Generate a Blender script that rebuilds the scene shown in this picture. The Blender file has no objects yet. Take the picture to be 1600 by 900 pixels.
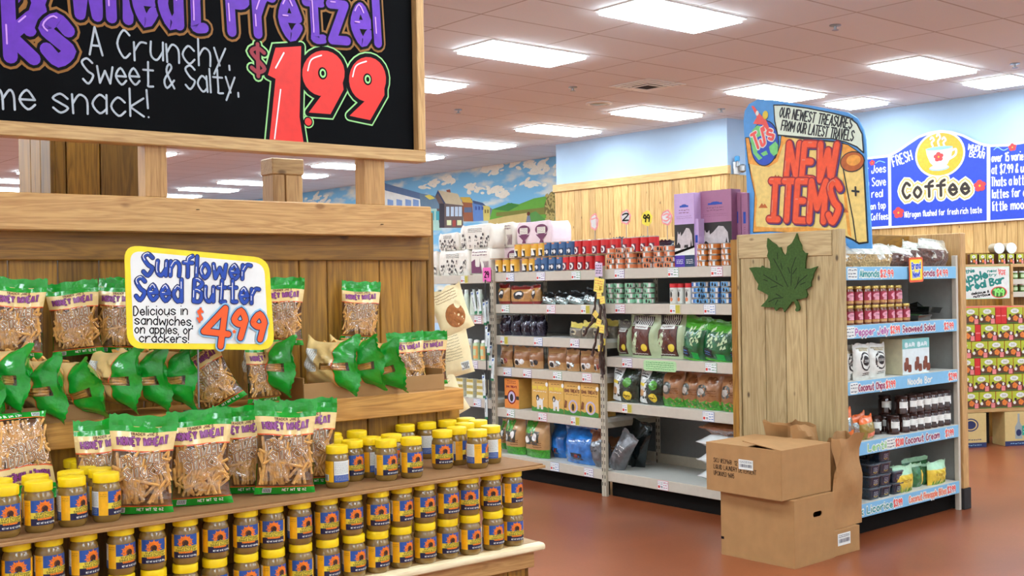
import bpy, bmesh, math, random
from mathutils import Vector, Matrix
from mathutils.geometry import tessellate_polygon
random.seed(7)
PI = math.pi
sc = bpy.context.scene
COL = sc.collection

# ------------------------------------------------------------ camera
EYE = 1.57
CR = ((0.76410767, -0.64487401, -0.01664263), (-0.01442749, 0.00870886, -0.99985799), (0.64492737, 0.76423927, -0.00264941))
FPX = 1775.96
cam = bpy.data.cameras.new('camera'); cam.sensor_width = 36; cam.lens = FPX / 1600 * 36; cam.clip_end = 200
camo = bpy.data.objects.new('camera', cam); COL.objects.link(camo)
r_, d_, f_ = CR
camo.matrix_world = Matrix(((r_[0], -d_[0], -f_[0], 0), (r_[1], -d_[1], -f_[1], 0), (r_[2], -d_[2], -f_[2], EYE), (0, 0, 0, 1)))
sc.camera = camo

# ------------------------------------------------------------ world, exposure, light level
w = bpy.data.worlds.new('world'); sc.world = w; w.use_nodes = True
w.node_tree.nodes['Background'].inputs[0].default_value = (0.9, 0.95, 1, 1)
w.node_tree.nodes['Background'].inputs[1].default_value = 0.3
sc.view_settings.view_transform = 'Standard'
sc.view_settings.look = 'None'
sc.view_settings.gamma = 1
sc.view_settings.use_curve_mapping = False
sc.view_settings.exposure = 0.68
PANEL_EMIT = 15.0
HC = 3.75                       # ceiling height
LIGHT_X = (-0.72, 3.14, 6.98, 10.85)
LIGHT_Y = [6.2 + 1.86 * k for k in range(-5, 12)]

# ------------------------------------------------------------ where a photo point lies on a plane of the store
def ray(px, py):
    a, b = (px - 800) / FPX, (py - 450) / FPX
    return [CR[0][i] * a + CR[1][i] * b + CR[2][i] for i in range(3)]
def on_x(px, py, X): d = ray(px, py); t = X / d[0]; return Vector((X, d[1] * t, EYE + d[2] * t))
def on_y(px, py, Y): d = ray(px, py); t = Y / d[1]; return Vector((d[0] * t, Y, EYE + d[2] * t))
def on_z(px, py, Z): d = ray(px, py); t = (Z - EYE) / d[2]; return Vector((d[0] * t, d[1] * t, Z))
def y_at(px, X, z):             # Y of image column px on plane X at height z
    lo = None
    a = (px - 800) / FPX
    # solve right.c = a * fwd.c with c=(X,Y,z-EYE)
    zz = z - EYE
    num = a * (CR[2][0] * X + CR[2][2] * zz) - (CR[0][0] * X + CR[0][2] * zz)
    return num / (CR[0][1] - a * CR[2][1])
def x_at(px, Y, z):
    a = (px - 800) / FPX; zz = z - EYE
    num = a * (CR[2][1] * Y + CR[2][2] * zz) - (CR[0][1] * Y + CR[0][2] * zz)
    return num / (CR[0][0] - a * CR[2][0])
# the snack display stands two degrees off the store grid
DO = Vector((2.656, 2.989, 0)); DA = math.radians(-1.995)
DU = Vector((math.cos(DA), math.sin(DA), 0)); DV = Vector((-math.sin(DA), math.cos(DA), 0))
def D(x, y, z): return DO + DU * x + DV * y + Vector((0, 0, z))
def d_ray(px, py): d = Vector(ray(px, py)); return d.dot(DU), d.dot(DV), d.z
DCAM = (Vector((0, 0, 0)) - DO).dot(DU), (Vector((0, 0, 0)) - DO).dot(DV), EYE
def d_on_y(px, py, Y):
    d = d_ray(px, py); t = (Y - DCAM[1]) / d[1]; return DCAM[0] + d[0] * t, EYE + d[2] * t
def d_on_z(px, py, Z):
    d = d_ray(px, py); t = (Z - EYE) / d[2]; return DCAM[0] + d[0] * t, DCAM[1] + d[1] * t

# ------------------------------------------------------------ materials
def lin(c): return tuple(((v / 255) / 12.92 if v / 255 <= 0.04045 else ((v / 255 + 0.055) / 1.055) ** 2.4) for v in c[:3]) + (1,)
MATS = {}
def nd(nt, t, **k):
    n = nt.nodes.new('ShaderNode' + t)
    for a, v in k.items(): setattr(n, a, v)
    return n
def base_mat(name):
    m = bpy.data.materials.new(name); m.use_nodes = True
    nt = m.node_tree; b = nt.nodes['Principled BSDF']
    return m, nt, b
def M(name, rgb=None, rough=.5, metal=0, coat=0, var=.06, scale=30, emit=0, bump=0, spec=.5):
    if name in MATS: return MATS[name]
    m, nt, b = base_mat(name)
    c = lin(rgb)
    b.inputs['Roughness'].default_value = rough; b.inputs['Metallic'].default_value = metal; b.inputs['Specular IOR Level'].default_value = spec
    b.inputs['Coat Weight'].default_value = coat; b.inputs['Coat Roughness'].default_value = .08
    if emit:
        b.inputs['Emission Color'].default_value = c; b.inputs['Emission Strength'].default_value = emit
    tc = nd(nt, 'TexCoord'); no = nd(nt, 'TexNoise'); no.inputs['Scale'].default_value = scale; no.inputs['Detail'].default_value = 3
    nt.links.new(tc.outputs['Object'], no.inputs['Vector'])
    rp = nd(nt, 'ValToRGB'); rp.color_ramp.elements[0].position = .3; rp.color_ramp.elements[1].position = .7
    rp.color_ramp.elements[0].color = tuple(v * (1 - var) for v in c[:3]) + (1,)
    rp.color_ramp.elements[1].color = tuple(min(1, v * (1 + var)) for v in c[:3]) + (1,)
    nt.links.new(no.outputs['Fac'], rp.inputs['Fac']); nt.links.new(rp.outputs['Color'], b.inputs['Base Color'])
    if bump:
        bp = nd(nt, 'Bump'); bp.inputs['Strength'].default_value = bump; bp.inputs['Distance'].default_value = .01
        nt.links.new(no.outputs['Fac'], bp.inputs['Height']); nt.links.new(bp.outputs['Normal'], b.inputs['Normal'])
    MATS[name] = m; return m
def wood(name, light, dark, grain='z', rough=.5, across=16, knots=.5, tone=.35):
    if name in MATS: return MATS[name]
    m, nt, b = base_mat(name); L = nt.links.new
    b.inputs['Roughness'].default_value = rough
    tc = nd(nt, 'TexCoord'); ge = nd(nt, 'NewGeometry')
    mul = nd(nt, 'VectorMath', operation='MULTIPLY_ADD')
    cx = nd(nt, 'CombineXYZ')
    for i in range(3): L(ge.outputs['Random Per Island'], cx.inputs[i])
    L(cx.outputs[0], mul.inputs[0]); mul.inputs[1].default_value = (17, 11, 23); L(tc.outputs['Object'], mul.inputs[2])
    mp = nd(nt, 'Mapping'); s = [across] * 3; s['xyz'.index(grain)] = across * .07; mp.inputs['Scale'].default_value = s
    L(mul.outputs[0], mp.inputs['Vector'])
    no = nd(nt, 'TexNoise'); no.inputs['Scale'].default_value = 1; no.inputs['Detail'].default_value = 5; no.inputs['Distortion'].default_value = .7
    L(mp.outputs[0], no.inputs['Vector'])
    # growth rings: the noise folded into bands
    mm = nd(nt, 'Math', operation='MULTIPLY'); mm.inputs[1].default_value = 9; L(no.outputs['Fac'], mm.inputs[0])
    fr = nd(nt, 'Math', operation='PINGPONG'); fr.inputs[1].default_value = .5; L(mm.outputs[0], fr.inputs[0])
    ad = nd(nt, 'Math', operation='MULTIPLY_ADD'); ad.inputs[1].default_value = .7; L(fr.outputs[0], ad.inputs[0])
    no2 = nd(nt, 'TexNoise'); no2.inputs['Scale'].default_value = 6; no2.inputs['Detail'].default_value = 3; L(mp.outputs[0], no2.inputs['Vector'])
    sm = nd(nt, 'Math', operation='MULTIPLY'); sm.inputs[1].default_value = .75; L(no2.outputs['Fac'], sm.inputs[0]); L(sm.outputs[0], ad.inputs[2])
    rp = nd(nt, 'ValToRGB'); rp.color_ramp.elements[0].position = .2; rp.color_ramp.elements[1].position = .75
    rp.color_ramp.elements[0].color = lin(dark); rp.color_ramp.elements[1].color = lin(light); L(ad.outputs[0], rp.inputs['Fac'])
    # knots
    mp2 = nd(nt, 'Mapping'); s2 = [7] * 3; s2['xyz'.index(grain)] = 3.6; mp2.inputs['Scale'].default_value = s2; L(mul.outputs[0], mp2.inputs['Vector'])
    vo = nd(nt, 'TexVoronoi'); vo.inputs['Scale'].default_value = 1; L(mp2.outputs[0], vo.inputs['Vector'])
    kr = nd(nt, 'ValToRGB'); kr.color_ramp.elements[0].position = .035; kr.color_ramp.elements[1].position = .10; kr.color_ramp.interpolation = 'EASE'
    k = 1 - knots; kr.color_ramp.elements[0].color = (k, k * .85, k * .7, 1); kr.color_ramp.elements[1].color = (1, 1, 1, 1)
    L(vo.outputs['Distance'], kr.inputs['Fac'])
    mx = nd(nt, 'Mix', data_type='RGBA', blend_type='MULTIPLY'); mx.inputs[0].default_value = 1
    L(rp.outputs[0], mx.inputs[6]); L(kr.outputs[0], mx.inputs[7])
    hs = nd(nt, 'HueSaturation'); L(mx.outputs[2], hs.inputs['Color'])
    mr = nd(nt, 'MapRange'); mr.inputs[3].default_value = 1 - tone * .6; mr.inputs[4].default_value = 1 + tone * .4
    L(ge.outputs['Random Per Island'], mr.inputs[0]); L(mr.outputs[0], hs.inputs['Value'])
    L(hs.outputs[0], b.inputs['Base Color'])
    MATS[name] = m; return m
def film(name, tint=(1, 1, 1), gloss=.12):
    if name in MATS: return MATS[name]
    m = bpy.data.materials.new(name); m.use_nodes = True; nt = m.node_tree; nt.nodes.clear(); L = nt.links.new
    o = nd(nt, 'OutputMaterial'); mx = nd(nt, 'MixShader'); t = nd(nt, 'BsdfTransparent'); g = nd(nt, 'BsdfGlossy')
    t.inputs[0].default_value = tint + (1,); g.inputs['Roughness'].default_value = .12
    lw = nd(nt, 'LayerWeight'); lw.inputs[0].default_value = .25
    mr = nd(nt, 'MapRange'); mr.inputs[3].default_value = gloss; mr.inputs[4].default_value = .6; L(lw.outputs['Fresnel'], mr.inputs[0])
    no = nd(nt, 'TexNoise'); no.inputs['Scale'].default_value = 38; no.inputs['Detail'].default_value = 2; tc = nd(nt, 'TexCoord'); L(tc.outputs['Object'], no.inputs['Vector'])
    bp = nd(nt, 'Bump'); bp.inputs['Strength'].default_value = .7; bp.inputs['Distance'].default_value = .012; L(no.outputs['Fac'], bp.inputs['Height']); L(bp.outputs[0], g.inputs['Normal'])
    L(mr.outputs[0], mx.inputs[0]); L(t.outputs[0], mx.inputs[1]); L(g.outputs[0], mx.inputs[2]); L(mx.outputs[0], o.inputs[0])
    MATS[name] = m; return m
def plastic(name, rgb, rough=.25, crinkle=.5, scale=40):
    if name in MATS: return MATS[name]
    m = M(name, rgb, rough, coat=.5, var=.08, scale=scale, bump=crinkle); return m

# ------------------------------------------------------------ mesh builder
class MB:
    def __init__(s): s.v = []; s.f = []; s.m = []; s.sm = []; s.mats = []
    def mi(s, m):
        if m not in s.mats: s.mats.append(m)
        return s.mats.index(m)
    def face(s, pts, m, smooth=False):
        i = len(s.v); s.v += [tuple(p) for p in pts]; s.f.append(tuple(range(i, i + len(pts)))); s.m.append(s.mi(m)); s.sm.append(smooth)
    def grid(s, rows, m, smooth=True, closed=False, flip=False):   # rows of points; m a material or f(i,j)
        i0 = len(s.v); nr, nc = len(rows), len(rows[0])
        for r in rows: s.v += [tuple(p) for p in r]
        for i in range(nr - 1):
            for j in range(nc if closed else nc - 1):
                a, b = i0 + i * nc + j, i0 + i * nc + (j + 1) % nc
                q = (a, b, b + nc, a + nc)
                s.f.append(q[::-1] if flip else q); s.m.append(s.mi(m(i, j) if callable(m) else m)); s.sm.append(smooth)
    def box(s, a, b, m, bev=0, fn=None, sides=None):
        x0, y0, z0 = (min(a[i], b[i]) for i in range(3)); x1, y1, z1 = (max(a[i], b[i]) for i in range(3))
        if not bev:
            P = [(x, y, z) for z in (z0, z1) for y in (y0, y1) for x in (x0, x1)]
            F = [(0, 2, 3, 1), (4, 5, 7, 6), (0, 1, 5, 4), (2, 6, 7, 3), (0, 4, 6, 2), (1, 3, 7, 5)]
        else:
            P = []; e = bev
            for z in (0, 1):
                for y in (0, 1):
                    for x in (0, 1):
                        X = (x0, x1)[x]; Y = (y0, y1)[y]; Z = (z0, z1)[z]; sx, sy, sz = (e if q == 0 else -e for q in (x, y, z))
                        P += [(X, Y + sy, Z + sz), (X + sx, Y, Z + sz), (X + sx, Y + sy, Z)]
            def c(x, y, z, k): return ((z * 2 + y) * 2 + x) * 3 + k
            F = []
            for x in (0, 1):
                q = [c(x, 0, 0, 0), c(x, 0, 1, 0), c(x, 1, 1, 0), c(x, 1, 0, 0)]; F.append(q if x == 0 else q[::-1])
            for y in (0, 1):
                q = [c(0, y, 0, 1), c(1, y, 0, 1), c(1, y, 1, 1), c(0, y, 1, 1)]; F.append(q if y == 0 else q[::-1])
            for z in (0, 1):
                q = [c(0, 0, z, 2), c(0, 1, z, 2), c(1, 1, z, 2), c(1, 0, z, 2)]; F.append(q if z == 0 else q[::-1])
            for y in (0, 1):
                for z in (0, 1): F.append([c(0, y, z, 1), c(1, y, z, 1), c(1, y, z, 2), c(0, y, z, 2)])
                for x in (0, 1): F.append([c(x, y, 0, 0), c(x, y, 1, 0), c(x, y, 1, 1), c(x, y, 0, 1)])
            for x in (0, 1):
                for z in (0, 1): F.append([c(x, 0, z, 0), c(x, 1, z, 0), c(x, 1, z, 2), c(x, 0, z, 2)])
                for y in (0, 1):
                    for z in (0, 1): F.append([c(x, y, z, 0), c(x, y, z, 1), c(x, y, z, 2)])
        if fn: P = [fn(*p) for p in P]
        i = len(s.v); s.v += P
        for k, q in enumerate(F): s.f.append(tuple(i + j for j in q)); s.m.append(s.mi(m)); s.sm.append(False)
    def tube(s, path, r, m, seg=10, cap=True):
        path = [Vector(p) for p in path]; rows = []
        for i, p in enumerate(path):
            t = (path[min(i + 1, len(path) - 1)] - path[max(i - 1, 0)]).normalized()
            u = t.orthogonal().normalized() if i == 0 else (u - t * u.dot(t)).normalized()
            q = t.cross(u); rr = r[i] if isinstance(r, (list, tuple)) else r
            rows.append([p + u * math.cos(2 * PI * k / seg) * rr + q * math.sin(2 * PI * k / seg) * rr for k in range(seg)])
        s.grid(rows, m, True, True)
        if cap: s.face(rows[0][::-1], m); s.face(rows[-1], m)
    def lathe(s, prof, m, seg=24, c=(0, 0, 0), ridge=0, cap=True):
        rows = [[(c[0] + (r * (1 + (ridge if k % 2 else 0))) * math.cos(2 * PI * k / seg), c[1] + r * (1 + (ridge if k % 2 else 0)) * math.sin(2 * PI * k / seg), c[2] + z) for k in range(seg)] for r, z in prof]
        s.grid(rows, m, True, True)
        if cap: s.face(rows[0][::-1], m); s.face(rows[-1], m)
    def prism(s, poly, m, fn, d):            # poly (u,v) extruded to thickness d by fn(u,v,layerdepth)
        a = [fn(u, v, 0) for u, v in poly]; b = [fn(u, v, d) for u, v in poly]; n = len(a)
        s.face(a[::-1], m); s.face(b, m)
        for i in range(n): s.face([a[i], a[(i + 1) % n], b[(i + 1) % n], b[i]], m)
    def build(s, name, parent=None, sharp=35, solid=False):
        me = bpy.data.meshes.new(name); me.from_pydata(s.v, [], s.f)
        for m in s.mats: me.materials.append(m)
        me.polygons.foreach_set('material_index', s.m); me.polygons.foreach_set('use_smooth', s.sm)
        if solid:
            bm = bmesh.new(); bm.from_mesh(me); bmesh.ops.remove_doubles(bm, verts=bm.verts, dist=1e-5); bmesh.ops.recalc_face_normals(bm, faces=bm.faces); bm.to_mesh(me); bm.free()
        me.set_sharp_from_angle(angle=math.radians(sharp))
        me.update()
        o = bpy.data.objects.new(name, me); COL.objects.link(o)
        if parent: o.parent = parent
        return o
def tag(o, label=None, cat=None, group=None, kind=None):
    if label: o['label'] = label
    if cat: o['category'] = cat
    if group: o['group'] = group
    if kind: o['kind'] = kind
    return o
def thing(name, label=None, cat=None, loc=(0, 0, 0), rz=0, group=None):
    o = bpy.data.objects.new(name, None); COL.objects.link(o); o.empty_display_size = .1
    o.location = loc; o.rotation_euler = (0, 0, rz); return tag(o, label, cat, group)
def place(o, loc, rz=0, rx=0, ry=0, s=None):
    o.location = loc; o.rotation_euler = (rx, ry, rz)
    if s: o.scale = s if isinstance(s, tuple) else (s, s, s)
    return o
def tree_copy(o, parent=None):
    c = o.copy(); COL.objects.link(c); c.parent = parent
    for k in ('label', 'category', 'group'):
        if parent is None and k in c: del c[k]
    for ch in o.children: tree_copy(ch, c)
    return c
class Proto:                     # first spawn is the thing itself, later ones are copies of it and of its parts
    def __init__(s, make): s.make = make; s.o = None
    def spawn(s, loc, rz=0, label=None, cat=None, group=None, rx=0, ry=0, scale=None):
        if s.o is None: s.o = s.make(); o = s.o
        else: o = tree_copy(s.o)
        o.scale = (1, 1, 1)
        place(o, loc, rz, rx, ry, scale)
        return tag(o, label, cat, group)
ORD = ['first', 'second', 'third', 'fourth', 'fifth', 'sixth', 'seventh', 'eighth', 'ninth', 'tenth', 'eleventh', 'twelfth', 'thirteenth', 'fourteenth', 'fifteenth', 'sixteenth', 'seventeenth', 'eighteenth', 'nineteenth', 'twentieth']
def nth(i, side='left'): return ('%smost' % side) if i == 0 else '%s from the %s' % (ORD[i], side)

# ------------------------------------------------------------ hand lettering (strokes on a small grid) and flat artwork
GL = {'A': '022842 1434', 'B': '0208 ~0828473605 ~0525443202', 'C': '~4728052243', 'D': '0208 ~0828452202', 'E': '48080242 0535', 'F': '480802 0535',
 'G': '~4728052243 434525', 'H': '0208 4248 0545', 'I': '0208', '|': '0848 0242 2228', 'J': '~4833220204', 'K': '0208 480542', 'L': '080242', 'M': '0208346862', 'N': '02084248',
 'O': 'o28052245', 'Q': 'o28052245 2442', 'P': '0208 ~0828463505', 'R': '0208 ~0828463505 2542', 'S': '~47280725442203', 'T': '0848 2822', 'U': '~0804224448', 'V': '082248', 'W': '0812375268',
 'X': '0248 0842', 'Y': '082548 2522', 'Z': '08480242',
 'a': '~4526042243 4642', 'b': '0208 ~0526442203', 'c': '~4526042243', 'd': '~4526042243 4842', 'e': '0444 ~4426042243', 'f': '~48272422 0646', 'g': '~4526042243 ~46422001',
 'h': '0208 ~04264542', 'i': '0206 0808', 'j': '~16121000 1818', 'k': '0208 460442', 'l': '0208', 'm': '0206 ~04263532 ~34566562', 'n': '0206 ~04264542', 'o': 'o26042244', 'p': '0006 ~0526442203',
 'r': '0206 ~042646', 's': '~45260524432203', 't': '~28232242 0646', 'u': '~06032244 4642', 'v': '062246', 'w': '0612355266', 'x': '0246 0642', 'y': '0622 4600', 'z': '06460242',
 '0': 'o28052245', '1': '072822', '2': '~07284702 0242', '3': '~07284725 ~25442203', '4': '32380444', '5': '480805 ~0536432203', '6': '~48260422 o25042244', '7': '084812', '8': 'o28062546 o25042244',
 '9': 'o28062546 4632', '&': '~42162837041244', '$': '~47280725432203 2921', '!': '0804 0202', '.': '0202', ',': '0201', "'": '0807', '#': '1218 3238 0646 0444', '-': '0545', ' ': ''}
def smooth(pts, closed, n=4):
    out = []; N = len(pts)
    rng = range(N) if closed else range(N - 1)
    for i in rng:
        g = (lambda k: pts[k % N]) if closed else (lambda k: pts[max(0, min(N - 1, k))])
        p0, p1, p2, p3 = g(i - 1), g(i), g(i + 1), g(i + 2)
        for k in range(n):
            t = k / n
            out.append(tuple(.5 * (2 * p1[d] + (p2[d] - p0[d]) * t + (2 * p0[d] - 5 * p1[d] + 4 * p2[d] - p3[d]) * t * t + (3 * p1[d] - p0[d] - 3 * p2[d] + p3[d]) * t ** 3) for d in (0, 1)))
    out.append(out[0] if closed else pts[-1]); return out
def glyph(ch, n=4):
    S = []; wmax = 0
    for st in GL.get(ch, '').split():
        k = st[0] if st[0] in '~o' else ''; q = st[1:] if k else st
        pts = [(int(q[i]), int(q[i + 1])) for i in range(0, len(q), 2)]; wmax = max(wmax, max(p[0] for p in pts))
        S.append(smooth(pts, k == 'o', n) if k else pts)
    return S, (2 if ch == ' ' else wmax)
class Art:
    def __init__(s): s.p = []
    def poly(s, pts, m, l=1): s.p.append((list(pts), m, l)); return s
    def rect(s, u0, v0, u1, v1, m, l=1, n=1):
        for i in range(n):
            a, b = u0 + (u1 - u0) * i / n, u0 + (u1 - u0) * (i + 1) / n
            s.poly([(a, v0), (b, v0), (b, v1), (a, v1)], m, l)
        return s
    def ell(s, u, v, a, b, m, l=1, n=20, rot=0):
        c, sn = math.cos(rot), math.sin(rot)
        return s.poly([(u + a * math.cos(t) * c - b * math.sin(t) * sn, v + a * math.cos(t) * sn + b * math.sin(t) * c) for t in (2 * PI * k / n for k in range(n))], m, l)
    def rrect(s, u0, v0, u1, v1, r, m, l=1):
        pts = []
        for cx, cy, a0 in ((u1 - r, v1 - r, 0), (u0 + r, v1 - r, 90), (u0 + r, v0 + r, 180), (u1 - r, v0 + r, 270)):
            pts += [(cx + r * math.cos(math.radians(a0 + k * 15)), cy + r * math.sin(math.radians(a0 + k * 15))) for k in range(7)]
        return s.poly(pts, m, l)
    def line(s, pts, wd, m, l=1, closed=False, disc=8):
        P_ = [p for i, p in enumerate(pts) if i == 0 or math.hypot(p[0] - pts[i - 1][0], p[1] - pts[i - 1][1]) > 1e-9]; r = wd / 2
        if len(P_) > 2 and math.hypot(P_[0][0] - P_[-1][0], P_[0][1] - P_[-1][1]) < 1e-9: closed = True; P_.pop()
        n = len(P_)
        if n < 2: return s.ell(*P_[0], r, r, m, l, max(disc, 6))
        D_ = []
        for i in range(n if closed else n - 1):
            (x0, y0), (x1, y1) = P_[i], P_[(i + 1) % n]; L = math.hypot(x1 - x0, y1 - y0); D_.append(((x1 - x0) / L, (y1 - y0) / L))
        ends = []
        for i in range(n):
            a = D_[i - 1] if (closed or i > 0) else None; b = D_[i] if (i < len(D_)) else None
            if a and b:
                mx, my = a[0] + b[0], a[1] + b[1]; q = math.hypot(mx, my); c = q / 2
                if c > .8: ends.append((-my / q * r / c, mx / q * r / c)); continue
                if disc: s.ell(*P_[i], r, r, m, l, disc + 4)
                ends.append(None)
            else:
                if disc: s.ell(*P_[i], r, r, m, l, disc + 4)
                ends.append(None)
        for i, (dx, dy) in enumerate(D_):
            p0, p1 = P_[i], P_[(i + 1) % n]; e0, e1 = ends[i] or (-dy * r, dx * r), ends[(i + 1) % n] or (-dy * r, dx * r)
            s.poly([(p0[0] + e0[0], p0[1] + e0[1]), (p0[0] - e0[0], p0[1] - e0[1]), (p1[0] - e1[0], p1[1] - e1[1]), (p1[0] + e1[0], p1[1] + e1[1])], m, l)
        return s
    def curve(s, pts, wd, m, l=1, closed=False): return s.line(smooth(pts, closed, 6), wd, m, l)
    def text(s, t, p0, p1, h, layers, l=3, gap=1.6, slant=0, disc=8, n=4, jig=0, hl=None, seq=0):
        # lettering whose baseline runs p0 -> p1, cap height h; layers = [(stroke width, material, (du, dv))...] back to front
        adv = sum(glyph(c)[1] + gap for c in t) - gap
        dx, dy = p1[0] - p0[0], p1[1] - p0[1]; L = math.hypot(dx, dy); ex, ey = dx / L, dy / L; k = L / max(adv, .1)
        hy = h / 6; rnd = random.Random(len(t) * 31 + int(h * 1000)); x = 0
        for ci, c in enumerate(t):
            bl = l + ci * seq * .3 * len(layers); ls = .3 if seq else 1
            S, wd = glyph(c, n); j = rnd.uniform(-jig, jig) * h; ja = rnd.uniform(-jig, jig)
            for st in S:
                if len(st) == 2 and st[0] == st[1]: st = st[:1]
                Q = []
                for gx, gy in st:
                    a = (x + gx) * k + (gy - 2) * hy * (slant + ja); b = (gy - 2) * hy + j
                    Q.append((p0[0] + ex * a - ey * b, p0[1] + ey * a + ex * b))
                for li, ly in enumerate(layers):
                    wdt, m = ly[0], ly[1]; off = ly[2] if len(ly) > 2 else (0, 0)
                    s.line([(u + off[0], v + off[1]) for u, v in Q], wdt, m, bl + li * ls, disc=disc)
                if hl and len(Q) > 1:
                    hw_, hm, (hx, hy_) = hl; n0 = max(1, len(Q) // 8); n1 = max(n0 + 1, len(Q) * 2 // 5)
                    H_ = Q[n0:n1 + 1] if len(Q) > 5 else [tuple(Q[0][d] * (1 - t_) + Q[1][d] * t_ for d in (0, 1)) for t_ in (.15, .45)]
                    s.line([(u + hx, v + hy_) for u, v in H_], hw_, hm, bl + len(layers) * ls + (.3 * len(t) * len(layers) if seq else 0), disc=disc)
            x += wd + gap
        return s
    def scribble(s, u0, v0, u1, v1, m, l=2, rows=3, seed=1, wd=None):    # illegible small print: rows of short strokes
        rd = random.Random(seed); H = (v1 - v0) / rows; wd = wd or H * .28
        for r in range(rows):
            u = u0; v = v1 - (r + .5) * H
            while u < u1 - H * .2:
                q = min(u1, u + rd.uniform(.5, 1.6) * H)
                s.line([(u, v), ((u + q) / 2, v + rd.uniform(-.2, .2) * H), (q, v)], wd, m, l, disc=0); u = q + H * .35
        return s
    def emit(s, mb, fn, sub=0):
        # neighbouring pieces of one layer lie a hair apart, so none of them share a plane
        for i, (pts, m, l) in enumerate(s.p):
            l = l + (i % 37) * .007
            if not sub: mb.face([fn(u, v, l) for u, v in pts], m); continue
            P3 = [Vector((u, v, 0)) for u, v in pts]
            st = [tuple(P3[k] if isinstance(k, int) else k for k in t) for t in tessellate_polygon([P3])] if len(pts) > 3 else [tuple(P3)]
            while st:
                a, b, c = st.pop(); L = [(a - b).length, (b - c).length, (c - a).length]; k = L.index(max(L))
                if L[k] > sub:
                    if k == 0: h = (a + b) / 2; st += [(a, h, c), (h, b, c)]
                    elif k == 1: h = (b + c) / 2; st += [(a, b, h), (a, h, c)]
                    else: h = (c + a) / 2; st += [(a, b, h), (h, b, c)]
                else: mb.face([fn(p.x, p.y, l) for p in (a, b, c)], m, True)
def flat(y=0, eps=.0004, u0=0, v0=0): return lambda u, v, l: (u + u0, y - l * eps, v + v0)           # faces -y
def cyl(R, eps=.0003, th0=0): return lambda u, v, l: ((R + l * eps) * math.sin(u / R + th0), -(R + l * eps) * math.cos(u / R + th0), v)
# ============================================================ the room
X0, X1, Y0, Y1 = -3.2, 13.1, -4.2, 30.0
def floor_mat():
    m, nt, b = base_mat('terracotta_concrete'); L = nt.links.new
    tc = nd(nt, 'TexCoord'); a = nd(nt, 'TexNoise'); a.inputs['Scale'].default_value = .9; a.inputs['Detail'].default_value = 6; a.inputs['Distortion'].default_value = .5
    c = nd(nt, 'TexNoise'); c.inputs['Scale'].default_value = 60; c.inputs['Detail'].default_value = 3
    L(tc.outputs['Object'], a.inputs['Vector']); L(tc.outputs['Object'], c.inputs['Vector'])
    ad = nd(nt, 'Math', operation='MULTIPLY_ADD'); ad.inputs[1].default_value = .35; L(c.outputs['Fac'], ad.inputs[0]); L(a.outputs['Fac'], ad.inputs[2])
    rp = nd(nt, 'ValToRGB'); rp.color_ramp.elements[0].position = .45; rp.color_ramp.elements[1].position = .9
    rp.color_ramp.elements[0].color = lin((122, 62, 34)); rp.color_ramp.elements[1].color = lin((152, 84, 50)); L(ad.outputs[0], rp.inputs[0]); L(rp.outputs[0], b.inputs['Base Color'])
    b.inputs['Roughness'].default_value = .3; b.inputs['Specular IOR Level'].default_value = .5
    return m
def ceil_mat():
    m, nt, b = base_mat('ceiling_tiles'); L = nt.links.new
    tc = nd(nt, 'TexCoord'); mp = nd(nt, 'Mapping'); mp.inputs['Location'].default_value = (.37 - 1.22 * 0, .32, 0); L(tc.outputs['Object'], mp.inputs['Vector'])
    br = nd(nt, 'TexBrick', offset=0, squash=1); br.inputs['Scale'].default_value = 1; br.inputs['Mortar Size'].default_value = .011; br.inputs['Mortar Smooth'].default_value = .3
    br.inputs['Brick Width'].default_value = 1.22; br.inputs['Row Height'].default_value = .62
    br.inputs['Color1'].default_value = lin((236, 238, 238)); br.inputs['Color2'].default_value = lin((231, 233, 233)); br.inputs['Mortar'].default_value = lin((192, 186, 180))
    L(mp.outputs[0], br.inputs['Vector'])
    no = nd(nt, 'TexNoise'); no.inputs['Scale'].default_value = 90; L(tc.outputs['Object'], no.inputs['Vector'])
    mx = nd(nt, 'Mix', data_type='RGBA', blend_type='MULTIPLY'); mx.inputs[0].default_value = .12; L(br.outputs['Color'], mx.inputs[6]); L(no.outputs['Color'], mx.inputs[7])
    L(mx.outputs[2], b.inputs['Base Color']); b.inputs['Roughness'].default_value = .95
    return m
white_wall = M('pale_blue_paint', (172, 198, 222), .8, var=.02, scale=3)
bounce_wall = M('bounce_white_paint', (238, 240, 238), .8, var=.02, scale=3)  # only for the unseen walls, whitened to add bounce light
def struct(name, mb, parent=None):
    o = mb.build(name, parent); o['kind'] = 'structure'; return o
q = MB(); q.box((X0, Y0, -.1), (X1 + .2, Y1, 0), floor_mat()); struct('floor', q)
q = MB(); q.box((X0, Y0, HC), (X1 + .2, Y1, HC + .1), ceil_mat()); struct('ceiling', q)
q = MB(); q.box((X1, Y0, 0), (X1 + .2, Y1, HC), white_wall); wall_back = struct('wall_right', q)
q = MB(); q.box((X0 - .2, Y0, 0), (X0, Y1, HC), bounce_wall); struct('wall_left', q)  # this and the front wall: unseen, drawn in close to bounce white light
q = MB(); q.box((X0, Y0 - .2, 0), (X1, Y0, HC), bounce_wall); struct('wall_front', q)
q = MB(); q.box((X0, Y1, 0), (X1, Y1 + .2, HC), white_wall); struct('wall_back', q)
q = MB(); q.box((12.0, 9.72, 0), (X1, 13.1, HC), white_wall); bump = struct('wall_bumpout', q)
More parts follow.
